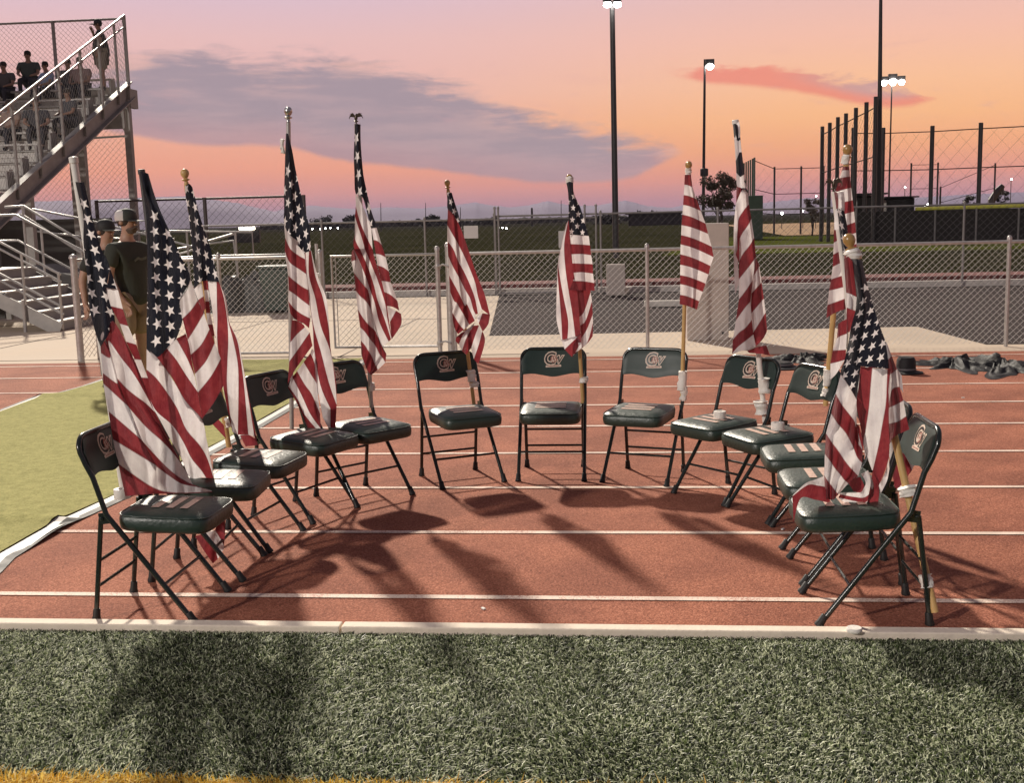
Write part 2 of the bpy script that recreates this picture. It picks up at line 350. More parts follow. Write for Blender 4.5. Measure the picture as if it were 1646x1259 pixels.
ridge('far_mountains', 4200, [(-700, 345), (-300, 330), (0, 325), (120, 322), (210, 318), (300, 315), (380, 326), (440, 340), (475, 333), (500, 330), (540, 334), (580, 336), (620, 333), (680, 335), (720, 331), (765, 325), (790, 330), (820, 333), (850, 330), (880, 323), (920, 331), (960, 330), (1005, 322), (1040, 331), (1075, 334), (1110, 328), (1160, 331), (1230, 326), (1300, 318), (1400, 322), (1480, 317), (1560, 312), (1640, 309), (1800, 305), (2300, 285)], m_mtn)
# ================================================================== CHAIRS
m_frame = mat('green_black_enamel', (.012, .018, .016), .22, .2, 20, spec=.6)
m_vinyl = mat('dark_green_vinyl', (.017, .038, .028), .42, .15, 5, .35, 40, spec=.75)
m_back = mat('backrest_enamel', (.017, .034, .029), .46, .12, 6, spec=.4)
m_rubber = mat('black_rubber', (.012, .012, .012), .6, .2, 30)
m_print = mat('seat_print', (.60, .42, .34), .45, .35, 120, spec=.6)
m_tan = mat('logo_tan', (.60, .49, .40), .5, .15, 90)
m_logored = mat('logo_rust', (.34, .13, .10), .5, .4, 70)
m_logoblk = mat('logo_black', (.015, .017, .017), .4, .2, 30)
m_tape = mat('white_tape', (.78, .74, .68), .55, .1, 30, .4, 60)
m_paper = mat('paper', (.75, .72, .68), .7, .08, 20)

def backpos(y, z):   # local x of the back panel centre surface at height z
    t = (z-.64)/.175
    return -.178-.060*t - .012*(1-(y/.2)**2)
def text_mesh(s, size, offset, depth):
    cu = bpy.data.curves.new('t', 'FONT'); cu.body = s; cu.size = size; cu.offset = offset; cu.extrude = 0; cu.align_x = 'CENTER'; cu.resolution_u = 3
    o = bpy.data.objects.new('t', cu); COL.objects.link(o); bpy.context.view_layer.update()
    me = bpy.data.meshes.new_from_object(o.evaluated_get(bpy.context.evaluated_depsgraph_get()))
    vs = [v.co.copy() for v in me.vertices]; fs = [tuple(p.vertices) for p in me.polygons]
    bpy.data.objects.remove(o); bpy.data.meshes.remove(me); bpy.data.curves.remove(cu); return vs, fs
def logo_parts():
    def place(pts, off):   # pts in logo plane (a across as read, b up) -> chair local
        out = []
        for a, b in pts:
            a *= .85; b *= .88; z = .738+b; y = a; out.append((backpos(y, z)+.0125+off, y, z))
        return out
    tan, blk, red = MB(), MB(), MB()
    def glyph(mb, s, size, off, cx, cy, shear, lift, sx=1):
        vs, fs = text_mesh(s, size, off, 0)
        pts = [((v.x*sx+shear*v.y)+cx, v.y+cy) for v in vs]; mb.add(place(pts, lift), fs)
    glyph(tan, 'C', .125, .010, -.030, -.025, .12, .001, 1.0)
    glyph(tan, 'W', .075, .009, .028, -.017, .30, .0012, .92)
    glyph(blk, 'C', .125, .0005, -.030, -.025, .12, .0028, 1.0)
    glyph(blk, 'W', .075, .0005, .028, -.017, .30, .0030, .92)
    # central tan and rust blotch behind the letters, pale banner below
    n = 16; pts = [(.004+.026*math.cos(2*math.pi*k/n)*(1+.22*math.sin(3*k)), .012+.027*math.sin(2*math.pi*k/n)*(1+.2*math.cos(2.3*k))) for k in range(n)]
    red.add(place(pts, .0038), [tuple(range(n))])
    for q in ((-.006, .02), (.012, .024), (.004, -.002), (.018, .006), (-.008, .002)):
        pts = [(q[0]+.0055*math.cos(2*math.pi*k/8), q[1]+.010*math.sin(2*math.pi*k/8)) for k in range(8)]; tan.add(place(pts, .0046), [tuple(range(8))])
    pts = [(-.058, -.050), (.062, -.046), (.066, -.036), (.060, -.030), (.02, -.031), (-.02, -.033), (-.056, -.034), (-.062, -.042)]
    tan.add(place(pts, .0022), [tuple(range(8))])
    for i in range(9):
        a = -.046+.011*i; red.add(place([(a, -.045+i*.0005), (a+.007, -.045+i*.0005), (a+.007, -.037+i*.0005), (a, -.037+i*.0005)], .0034), [(0, 1, 2, 3)])
    return tan, blk, red
def make_chair():
    root = empty('folding_chair')
    W2 = .215
    # outer frame: inverted U back plus front legs (bends), one tube
    def prof(z):
        if z < .60: return .232-.655*z if z > .0 else .232
        return 0
    side = [(.232, 0.0), (.194, .05), (-.13, .48), (-.178, .645), (-.205, .70), (-.226, .755)]
    pts = []
    for x, z in side: pts.append((x, -W2, z))
    for k in range(1, 7):
        a = math.pi/2*k/6; pts.append((-.226-.014*math.sin(a), -W2+.075*(1-math.cos(a)), .755+.062*math.sin(a)))
    pts2 = [(x, -y, z) for x, y, z in reversed(pts)]
    MB().tube(pts+pts2, .0118, 10).build('frame', m_frame, root, smooth=True)
    # rear legs
    for s in (-1, 1):
        MB().tube([(-.222, s*.195, .012), (-.165, s*.195, .46)], .0115, 8).build('rear_leg', m_frame, root, smooth=True)
        b = MB(); b.box((-.146, s*.205, .462), (.045, .004, .05), rot=Matrix.Rotation(R(-8), 3, 'Y')); b.lathe([(.008, 0), (.008, .006), (.004, .008)], (-.156, s*.208, .462), 8, (0, s, 0)); b.build('hinge_plate', m_frame, root)
    c = MB()
    for x, s, lx in ((.232, -1, .035), (.232, 1, .035), (-.222, -1, -.006), (-.222, 1, -.006)):
        y = s*(W2 if x > 0 else .195)
        ax = Vector((-.6 if x > 0 else .12, 0, 1)).normalized()
        cc = MB().lathe([(.019, 0), (.020, .008), (.0165, .022), (.0155, .05), (.0135, .055)], (x, y, 0), 12, ax); cc.build('foot_cap', m_rubber, root, smooth=True)
    MB().tube([(.104, -W2, .17), (.104, W2, .17)], .0075, 8).build('stretcher', m_frame, root, smooth=True)
    MB().tube([(-.202, -.195, .155), (-.202, .195, .155)], .0075, 8).build('stretcher', m_frame, root, smooth=True)
    MB().tube([(-.188, -.195, .27), (-.188, .195, .27)], .0075, 8).build('stretcher', m_frame, root, smooth=True)
    # padded seat : rounded superellipse slab with welt
    def outline(off, tx=0):
        P = []; n = 56; 
        for k in range(n):
            a = 2*math.pi*k/n; ca, sa = math.cos(a), math.sin(a); e = .30
            x = math.copysign(abs(ca)**e, ca)*(.208-off); y = math.copysign(abs(sa)**e, sa)*((.200 if ca > 0 else .200)-off)
            if ca < -.2: y *= .96
            P.append((.098+x+tx, y))
        return P
    seat = MB(); lay = [(.030, .388), (.012, .393), (.003, .402), (0, .422), (.0, .446), (.006, .459), (.012, .463), (.022, .470), (.055, .477), (.11, .481), (.17, .482)]
    rings = [[(x, y, z - .008*((x-.098)/.2)) for x, y in outline(o)] for o, z in lay]; n = 56
    vs = [v for r_ in rings for v in r_]
    fs = [(i*n+k, i*n+(k+1) % n, (i+1)*n+(k+1) % n, (i+1)*n+k) for i in range(len(lay)-1) for k in range(n)]
    fs += [tuple(range(n-1, -1, -1)), tuple((len(lay)-1)*n+k for k in range(n))]
    seat.add(vs, fs); so = seat.build('seat', m_vinyl, root, smooth=True)
    w = MB().tube([(x, y, .4615-.008*((x-.098)/.2)) for x, y in outline(.004)], .0032, 6, closed=True); w.build('piping', m_vinyl, so, smooth=True)
    # printed patches on the seat
    for x0, x1 in ((.02, .055), (.085, .12), (.15, .185)):
        k = 8; pr = MB()
        for i in range(k):
            ya, yb = -.10+.2*i/k, -.10+.2*(i+1)/k
            pr.add([(x0, ya, .4822-.008*((x0-.098)/.2)+.0012), (x1, ya, .4822-.008*((x1-.098)/.2)+.0012), (x1, yb, .4822-.008*((x1-.098)/.2)+.0012), (x0, yb, .4822-.008*((x0-.098)/.2)+.0012)], [(0, 1, 2, 3)])
        pr.build('seat_print', m_print, so, recalc=False)
    # back panel
    bk = MB(); nx, nz = 28, 8
    def grid(off):
        V = []
        for j in range(nz+1):
            for i in range(nx+1):
                y = -.212+.424*i/nx; q = abs(y)/.212
                top = .812 if q < .68 else .812-.058*((q-.68)/.32)**2.2
                bot = .648-.016*math.exp(-(y/.07)**2)+.006*math.exp(-((abs(y)-.15)/.05)**2)
                z = bot+(top-bot)*j/nz; edge = (.004 if j in (0, nz) or i in (0, nx) else 0)
                V.append((backpos(y, z)+(off-edge if off > 0 else off+edge), y, z))
        return V
    Fv, Bv = grid(.012), grid(-.006); nn = len(Fv)
    fs = []
    for j in range(nz):
        for i in range(nx):
            a = j*(nx+1)+i; b = a+1; c2 = a+nx+2; d = a+nx+1
            fs += [(a, b, c2, d), (nn+a, nn+d, nn+c2, nn+b)]
    for i in range(nx): fs += [(i, nn+i, nn+i+1, i+1), (nz*(nx+1)+i, nz*(nx+1)+i+1, nn+nz*(nx+1)+i+1, nn+nz*(nx+1)+i)]
    for j in range(nz): a = j*(nx+1); b = a+nx+1; fs += [(a, b, nn+b, nn+a), (a+nx, nn+a+nx, nn+b+nx, b+nx)]
    bk.add(Fv+Bv, fs); bo = bk.build('backrest', m_back, root, smooth=True)
    t_, b_, r_ = logo_parts()
    t_.build('logo_outline', m_tan, bo, recalc=False); b_.build('logo_letters', m_logoblk, bo, recalc=False); r_.build('logo_emblem', m_logored, bo, recalc=False)
    return root
proto = make_chair()
CH = [(-2.105, 4.885, 0), (-2.10, 5.455, 4), (-2.07, 5.985, -8), (-1.93, 6.605, -22.4), (-1.67, 7.01, -39.7), (-1.115, 7.48, -60.4), (-.51, 7.63, -90), (.10, 7.52, -108.9), (.58, 7.04, -139.4), (.862, 6.614, -154), (.995, 6.06, 180), (1.01, 5.465, 180), (.995, 4.93, 181)]
CL = ['green folding chair nearest on the left, flag falling across its seat',
      'green folding chair second from the front on the left, mostly hidden by flags',
      'green folding chair third from the front on the left, wooden pole at its back',
      'green folding chair fourth from the front on the left, backlit flag reaching its seat',
      'green folding chair holding the grey pole flag with the dark eagle finial',
      'green folding chair directly left of the centre chair, pole taped to its back',
      'green folding chair at the centre of the semicircle, facing straight forward',
      'green folding chair directly right of the centre chair, under the level striped flag',
      'green folding chair with a white pole and a white tape roll on its seat',
      'green folding chair with a tape roll on its seat beside the leaning wooden pole',
      'third green folding chair from the front on the right, printed seat showing',
      'second green folding chair from the front on the right, behind the flag heap',
      'green folding chair nearest on the right, with a flag heaped on its seat']
chairs = []
for i, (x, y, a) in enumerate(CH):
    o = proto if i == 0 else copy_tree(proto)
    o.location = (x, y, 0); o.rotation_euler = (0, 0, R(a)); tag(o, CL[i], 'chair', 'folding chairs set in a semicircle'); chairs.append(o)

# ================================================================== FLAGS
def flag_mat():
    m = bpy.data.materials.new('flag_cloth'); m.use_nodes = True; t = NT(m.node_tree); b = m.node_tree.nodes['Principled BSDF']
    uv = t.new('ShaderNodeUVMap'); uv.uv_map = 'UVMap'; s = t.new('ShaderNodeSeparateXYZ'); t.l.new(uv.outputs[0], s.inputs[0]); u, v = s.outputs[0], s.outputs[1]
    k = t.m('MULTIPLY', v, 13.0)
    red = t.m('LESS_THAN', t.m('MODULO', t.m('FLOOR', t.m('MAXIMUM', k, 0)), 2.0), .5)
    can = t.m('MULTIPLY', t.m('LESS_THAN', u, .4), t.m('GREATER_THAN', k, 6.0))
    S_, T_ = t.m('MULTIPLY', u, 30.0), t.m('DIVIDE', t.m('SUBTRACT', k, 6.0), .7)
    def star(off, lo, hi):
        a = t.m('SUBTRACT', t.m('MODULO', t.m('ADD', S_, off), 2.0), 1.0); c = t.m('SUBTRACT', t.m('MODULO', t.m('ADD', T_, off), 2.0), 1.0)
        a = t.m('MULTIPLY', a, 1.17)
        r = t.m('SQRT', t.m('ADD', t.m('MULTIPLY', a, a), t.m('MULTIPLY', c, c)))
        ang = t.m('PINGPONG', t.m('ADD', t.m('ARCTAN2', a, c), 2*math.pi*5), math.pi/5)
        px, py = t.m('MULTIPLY', r, t.m('COSINE', ang)), t.m('MULTIPLY', r, t.m('SINE', ang))
        Ro, Ri = .60, .60*.42; qx, qy = Ri*math.cos(math.pi/5), Ri*math.sin(math.pi/5)
        cr = t.m('SUBTRACT', t.m('MULTIPLY', t.m('SUBTRACT', px, Ro), qy), t.m('MULTIPLY', py, qx-Ro))
        ins = t.m('LESS_THAN', cr, 0.0)
        for sk, l_, h_ in ((S_, lo, 12-lo), (T_, lo, 10-lo)):
            ins = t.m('MULTIPLY', ins, t.m('MULTIPLY', t.m('GREATER_THAN', sk, l_), t.m('LESS_THAN', sk, h_)))
        return ins
    st = t.m('MAXIMUM', star(0.0, 0.0, 0), star(1.0, 1.0, 0))
    c_ = t.new('ShaderNodeTexCoord').outputs['Object']; n = t.noise(c_, 22, 4, .6)
    redc = t.mix(t.smooth(n, .3, .7), (.19, .022, .030, 1), (.25, .036, .042, 1)); wh = t.mix(t.smooth(n, .3, .7), (.70, .655, .66, 1), (.78, .74, .735, 1))
    col = t.mix(red, wh, redc); blue = t.mix(st, (.011, .012, .020, 1), wh); col = t.mix(can, col, blue)
    # seams between stripes
    fr = t.m('FRACT', k); seam = t.m('LESS_THAN', t.m('MINIMUM', fr, t.m('SUBTRACT', 1.0, fr)), .035)
    seam = t.m('MULTIPLY', seam, t.m('SUBTRACT', 1.0, can)); col = t.mix(t.m('MULTIPLY', seam, .45), col, (.16, .03, .04, 1))
    t.put(b.inputs['Base Color'], col); b.inputs['Roughness'].default_value = .62; b.inputs['Sheen Weight'].default_value = .25; b.inputs['Specular IOR Level'].default_value = .3
    bp = t.new('ShaderNodeBump'); bp.inputs['Strength'].default_value = .8; bp.inputs['Distance'].default_value = .03
    stv = t.new('ShaderNodeMapping'); stv.inputs['Scale'].default_value = (16, 16, 3.5); t.l.new(c_, stv.inputs[0])
    t.l.new(t.m('ADD', t.noise(stv.outputs[0], 1.0, 4, .6, .6), t.m('MULTIPLY', t.noise(c_, 34, 4, .65, 1.2), .22)), bp.inputs['Height']); t.l.new(bp.outputs[0], b.inputs['Normal'])
    tr = t.new('ShaderNodeBsdfTranslucent'); t.put(tr.inputs[0], col); mx = t.new('ShaderNodeMixShader'); mx.inputs[0].default_value = .45
    o = m.node_tree.nodes['Material Output']; t.l.new(b.outputs[0], mx.inputs[1]); t.l.new(tr.outputs[0], mx.inputs[2]); t.l.new(mx.outputs[0], o.inputs[0]); return m
m_flag = flag_mat()
m_wood = mat('pale_wood', (.56, .36, .14), .45, .15, 9, .2, 40)
m_woodr = mat('varnished_wood', (.38, .22, .07), .25, .2, 9, coat=.5)
m_pvc = mat('white_pole', (.80, .76, .70), .35, .05, 9)
m_gold = mat('gold_metal', (.34, .22, .09), .3, .2, 12, metal=.85)
m_chrome = mat('chrome', (.5, .49, .48), .18, .05, 12, metal=.9)
FR = dict(a=(3.496, 120, 460), b=(5.245, 90, 240), c=(5.245, 100, 380), A=(4.844, 210, 270), B=(4.495, 210, 530), C=(4.496, 430, 170), D=(4.496, 430, 430),
          E=(5.245, 550, 160), F=(4.496, 550, 380), G=(5.245, 690, 270), H=(6.295, 710, 480), Q=(2.737, 90, 560), I=(3.703, 870, 260), J=(4.842, 1080, 250), K=(5.723, 1150, 180),
          L=(3.934, 1150, 380), M=(6.295, 1310, 230), N=(5.246, 1310, 420), O=(5.246, 1260, 640), p=(1, 0, 0))
def pts_of(s):
    fr = None; out = []
    for tk in s.replace('  ', ' ').split():
        if tk[0].isalpha(): fr = FR[tk[0]]; tk = tk[1:]
        x, y = map(float, tk.split(',')); out.append((x/fr[0]+fr[1], y/fr[0]+fr[2]))
    return out
def cr(P, t):       # Catmull-Rom through the list P at parameter t
    n = len(P); i = min(int(t), n-2); f = t-i
    p0, p1, p2, p3 = P[max(i-1, 0)], P[i], P[i+1], P[min(i+2, n-1)]
    return .5*((2*p1)+(-p0+p2)*f+(2*p0-5*p1+4*p2-p3)*f*f+(-p0+3*p1-3*p2+p3)*f**3)
def cloth(root, Yc, parts, seed=0):
    rng = np.random.default_rng(100+seed); mb = MB(); UV = []
    for part in parts:
        rows, dz = part['rows'], part['dz']; can = 'st' in part; G = []
        n = max(len(pts_of(r_ if isinstance(r_, str) else r_[1])) for r_ in rows)
        for ri, r_ in enumerate(rows):
            ks, s = (None, r_) if isinstance(r_, str) else r_
            P = pts_of(s); P = P+[P[-1]]*(n-len(P)); row = []
            for ci, (x, y) in enumerate(P):
                if can:
                    (ax, ay), (s0, t0), e1, e2 = part['st']; dx, dy = x-ax, y-ay; det = e1[0]*e2[1]-e1[1]*e2[0]
                    p = (dx*e2[1]-dy*e2[0])/det; q = (e1[0]*dy-e1[1]*dx)/det
                    u, k = min(11.8, max(.2, s0+p+q))/30, 6+.7*min(9.9, max(.1, t0-p+q))
                else: u, k = .5+.5*ci/max(1, n-1), ks
                row.append(np.array([x, y, dz[min(ci, len(dz)-1)]+part.get('dr', [0])[min(ri, len(part.get('dr', [0]))-1)], u, k], float))
            G.append(row)
        sc, sr = 6, (3 if not can else 4); nr, nc = len(G), n
        cols = [[cr(r_, i/sc) if i < (nc-1)*sc else r_[-1] for i in range((nc-1)*sc+1)] for r_ in G]
        if can:
            rr_ = [[cr([cols[q][c2] for q in range(nr)], i/sr) if i < (nr-1)*sr else cols[-1][c2] for c2 in range(len(cols[0]))] for i in range((nr-1)*sr+1)]
        else:
            rr_ = []
            for i in range((nr-1)*sr+1):
                a = min(i//sr, nr-2); f = i/sr-a; rr_.append([cols[a][c2]*(1-f)+cols[a+1][c2]*f for c2 in range(len(cols[0]))])
        base = len(mb.v); NR, NC = len(rr_), len(rr_[0]); ph = rng.uniform(0, 6, 4)
        for i, r_ in enumerate(rr_):
            for j, p in enumerate(r_):
                wob = .010*math.sin(p[0]*.16+ph[0]+p[1]*.013)+.007*math.sin(p[0]*.31+ph[1]-p[1]*.03)+.004*math.sin(p[1]*.09+ph[2])
                if can: u_, k_ = p[3], p[4]
                else: u_, k_ = max(.42, p[3]), p[4]
                w_ = at(p[0], p[1], Yc-p[2]-wob); mb.v.append(tuple(w_)); UV.append((u_, k_/13))
        for i in range(NR-1):
            for j in range(NC-1):
                a = base+i*NC+j; mb.f.append((a, a+1, a+NC+1, a+NC)); mb.mi.append(0)
    me = bpy.data.meshes.new('cloth'); me.from_pydata(mb.v, [], mb.f); me.materials.append(m_flag)
    ul = me.uv_layers.new(name='UVMap'); idx = np.zeros(len(me.loops), np.int32); me.loops.foreach_get('vertex_index', idx)
    ul.data.foreach_set('uv', np.array(UV, np.float32)[idx].reshape(-1)); me.polygons.foreach_set('use_smooth', [True]*len(me.polygons)); me.update()
    o = bpy.data.objects.new('cloth', me); COL.objects.link(o); o.parent = root; o.matrix_parent_inverse = root.matrix_world.inverted(); return o
def wrap(p, axis, w, h, seed=0):
    rng = np.random.default_rng(seed); prof = []; nseg = 7
    for i in range(nseg): prof.append((w*(.9+.25*rng.random()), h*(i/(nseg-1)-.5)))
    m_ = MB().lathe([(w*.7, -h*.52)]+prof+[(w*.7, h*.52)], p, 10, axis); off = Vector((rng.uniform(-.004, .006), .002, 0))
    m_.v = [tuple(Vector(v)+Vector(rng.normal(0, .0022, 3))+off*math.sin(40*v[2])) for v in m_.v]; return m_
def fin_ball(p, ax, r, gold): return [(MB().lathe([(r*.5, 0), (r*.55, r*.5), (r*.32, r*.8), (r*.9, r*1.1), (r*.95, r*1.3), (r*.4, r*1.5), (r*.72, r*1.9), (r, r*2.5), (r*.95, r*3.1), (r*.6, r*3.6), (r*.1, r*3.75)], p, 16, ax), gold)]
def eagle(p, ax, s):
    mb = MB(); mb.lathe([(.3*s, 0), (.25*s, .5*s), (.7*s, .7*s), (.7*s, .9*s), (.2*s, 1.1*s)], p, 12, ax)
    c = Vector(p)+Vector((0, 0, 1.9*s))
    mb.tube([c+Vector((-.1*s, 0, -1.0*s)), c+Vector((0, 0, -.3*s)), c+Vector((.1*s, 0, .5*s)), c+Vector((.25*s, 0, 1.0*s)), c+Vector((.7*s, 0, 1.05*s))], [.25*s, .55*s, .42*s, .3*s, .05*s], 8)
    for sg in (-1, 1):
        for q in range(4): mb.tube([c+Vector((sg*.2*s, 0, .2*s)), c+Vector((sg*(1.0+.25*q)*s, .15*s, (1.25-.25*q)*s)), c+Vector((sg*(1.9+.1*q)*s, .2*s, (1.1-.5*q)*s))], [.22*s, .24*s, .05*s], 6)
    return [(mb, mat('dark_bronze', (.10, .075, .055), .35, .2, 20, metal=.6))]
def make_flag(label, Yc, top, bot, Yt, Yb, r, pm, fin, tapes, parts, seed, ptop=None):
    T0, B0 = at(*top, Yt), at(*bot, Yb); root = empty('flag', (B0.x, B0.y, 0), 0, label, 'flag', 'flags on poles tied to the chairs'); bpy.context.view_layer.update()
    inv = root.matrix_world.inverted(); ax = (T0-B0).normalized()
    def link(mb, name, m, **k):
        o = mb.build(name, m, root, **k); o.matrix_parent_inverse = inv; return o
    link(MB().tube([B0, B0+(T0-B0)*.5, T0], r, 12), 'pole', pm, smooth=True)
    if fin == 'gold': fp = fin_ball(T0, ax, r*1.75, m_woodr)
    elif fin == 'chrome': fp = fin_ball(T0, ax, r*1.8, m_chrome)
    elif fin == 'wood': fp = fin_ball(T0, ax, r*1.55, m_wood)
    elif fin == 'eagle': fp = eagle(T0, ax, .02)
    else: fp = [(MB().lathe([(r*1.25, 0), (r*1.25, r*1.5), (r*1.0, r*1.7)], T0, 12, ax), pm)]
    for mb, m in fp: link(mb, 'finial', m, smooth=True)
    for i, (x, y, w, h) in enumerate(tapes):
        f = (y-bot[1])/(top[1]-bot[1]); Y = Yb+(Yt-Yb)*f; p = at(x, y, Y-.004); sc = Y/1873
        link(wrap(p, ax, w*sc/2, h*sc, seed*7+i), 'tape', m_tape, smooth=True)
    cloth(root, Yc, parts, seed)
    return root
def ST(fr, pt, st, e1, e2): s, ox, oy = FR[fr]; return ((pt[0]/s+ox, pt[1]/s+oy), st, (e1[0]/s, e1[1]/s), (e2[0]/s, e2[1]/s))
# flag 1
make_flag('big flag nearest on the left, bare white pole end above it', 4.93, (119, 262), (200, 800), 5.0, 5.02, .016, m_pvc, 'cap', [(195, 790, 16, 12)], [
 dict(st=ST('p', (152.5, 402), (4, 6), (6, 25), (23, 5)), dz=[0, .03, .01], rows=['p121,292 p128,293 p135,292', 'p127,318 p134,320 p141,318', 'p134,348 p141,350 p148,348', 'p134,385 p146,384 p156,380', 'p137,421 p152,415 p166,408', 'p141,452 p158,440 p176,428', 'p144,495 p160,470 p172,463', 'p152,530 p164,505 p178,492', 'p158,548 p168,530 p184,514', 'p162,558 p166,550 p172,543']),
 dict(st=ST('p', (152.5, 402), (4, 6), (6, 25), (23, 5)), dz=[.01, 0], rows=['p166,408 p170,412', 'p176,428 p180,440', 'p172,463 p189,465']),
 dict(dz=[.01, 0], rows=[(8, 'c360,430 470,450'), (7, 'c410,590 512,615'), (6, 'c485,735 555,755'), (5, 'c540,890 625,915'), (4, 'c610,1035 665,1040'), (3, 'a370,515 412,518'), (2, 'a420,640 440,640')]),
 dict(dz=[0, .05, 0, .03, .06, .03, 0], rows=[(7, 'a145,335 165,310 180,290 215,195 300,340 370,500 443,690'), (6, 'a148,375 200,400 190,305 260,400 330,490 400,610 445,698'), (5, 'a158,490 237,548 242,525 290,575 345,620 400,660 450,708'), (4, 'a160,545 297,672 303,680 400,790 500,880 590,985 655,1100'), (3, 'a190,705 367,858 374,865 460,960 540,1040 610,1090 665,1118'), (2, 'a215,860 445,1000 455,1010 530,1065 600,1110 690,1130 770,1150'), (1, 'a245,1000 400,1110 480,1150 540,1160 600,1163 680,1160 770,1155'), (0, 'a285,1182 400,1172 480,1168 540,1167 600,1167 690,1164 775,1160')])], 1)
# flag 2
make_flag('flag second from left, two straight columns of stars and chevron stripes', 5.38, (228, 280), (292, 800), 5.5, 5.5, .014, m_darkmetal, 'cap', [], [
 dict(st=ST('A', (199, 853), (5, 5), (4, 120), (101, 19)), dz=[0, .03, 0, .03], rows=['A68,28 90,30 115,35 138,45', 'A95,180 120,180 150,180 180,190', 'A120,340 165,340 200,335 228,325', 'A126,520 200,500 260,490 300,485', 'A130,720 210,700 285,690 392,690', 'A130,900 220,900 345,890 465,865', 'A128,1040 230,1040 370,1040 377,1036', 'A125,1200 240,1200 340,1200 405,1180', 'A124,1410 205,1475 300,1385 356,1330']),
 dict(dz=[.0, .03, 0], rows=[(12, 'A377,1036 430,960 468,870'), (11, 'A404,1175 470,1110 522,1035'), (10, 'B412,72 464,-9 529,-120'), (9, 'B435,183 510,110 570,0'), (8, 'B463,320 545,225 607,95'), (7, 'B487,455 580,340 652,212'), (6, 'B520,640 600,530 668,410')]),
 dict(dz=[0, .02, 0, -.01], rows=[(9, 'B398,30 408,60 425,120 435,183'), (8, 'B330,65 400,190 440,280 463,340'), (7, 'B260,135 330,220 400,330 484,450'), (6, 'B190,200 300,350 400,520 520,648')]),
 dict(dz=[-.01, .03, 0, .03, 0, .02, 0], rows=[(6, 'B115,140 190,200 310,370 400,520 515,650 550,800 588,990'), (5, 'B115,290 200,370 330,560 400,720 500,840 560,950 625,1165'), (4, 'B100,400 175,575 300,690 380,810 440,930 520,1030 603,1168'), (3, 'B100,500 180,600 290,800 370,940 420,1060 500,1130 580,1172')]),
 dict(dz=[0, .02, 0], rows=[(5, 'Q612,828 650,890 690,948'), (4, 'Q655,815 690,860 712,928'), (3, 'Q700,800 735,860 738,885'), (2, 'Q738,690 745,780 742,830')])], 2)
# flag 3
make_flag('flag third from left with wooden finial, long narrow canton and straight hanging stripes', 6.2, (300, 297), (368, 719), 6.27, 6.3, .015, m_wood, 'wood', [(366, 679, 10, 16)], [
 dict(st=ST('A', (588, 680), (7, 5), (8, 115), (62, 30)), dz=[0, .03, 0], rows=['A422,140 455,122 480,148', 'A430,235 465,235 503,235', 'A450,350 490,350 532,350', 'A465,500 520,500 580,500', 'A480,650 550,650 630,650', 'A487,770 555,770 657,765', 'A495,940 560,880 690,890']),
 dict(dz=[-.02, -.02], rows=[(6, 'A545,768 582,768'), (5, 'A558,865 598,865'), (4, 'A572,950 605,950'), (3, 'A580,1040 612,1040'), (2, 'A588,1130 620,1130'), (1, 'A600,1220 640,1220'), (0, 'A610,1310 655,1310')]),
 dict(dz=[0, .01], rows=[(6, 'A495,940 552,885'), (5, 'A525,1030 568,1000'), (4, 'A565,1120 590,1090')]),
 dict(dz=[.02, .0, .03, 0, .03, .0, .02], rows=[(8, 'A600,885 625,1040 645,1180 B618,60 640,250 670,430 700,590'), (7, 'A670,885 672,1040 675,1180 B626,80 645,250 672,430 702,595'), (6, 'A690,890 725,1010 752,1180 B705,80 698,250 697,430 735,740'), (5, 'A691,895 735,1020 760,1190 B742,80 775,250 780,430 775,760'), (4, 'A693,900 740,1025 765,1195 B770,80 800,250 822,430 850,760'), (3, 'A695,905 743,1030 768,1200 B775,80 810,250 840,430 895,775'), (2, 'A696,906 744,1031 769,1201 B776,82 812,255 845,440 918,830')]),
 dict(dz=[0, .02], rows=[(3, 'B600,610 672,690'), (2, 'B550,640 690,790')]), dict(dz=[0, .02, 0], rows=[(3, 'B790,765 850,762 900,790'), (2, 'B830,845 880,840 925,835')])], 3)
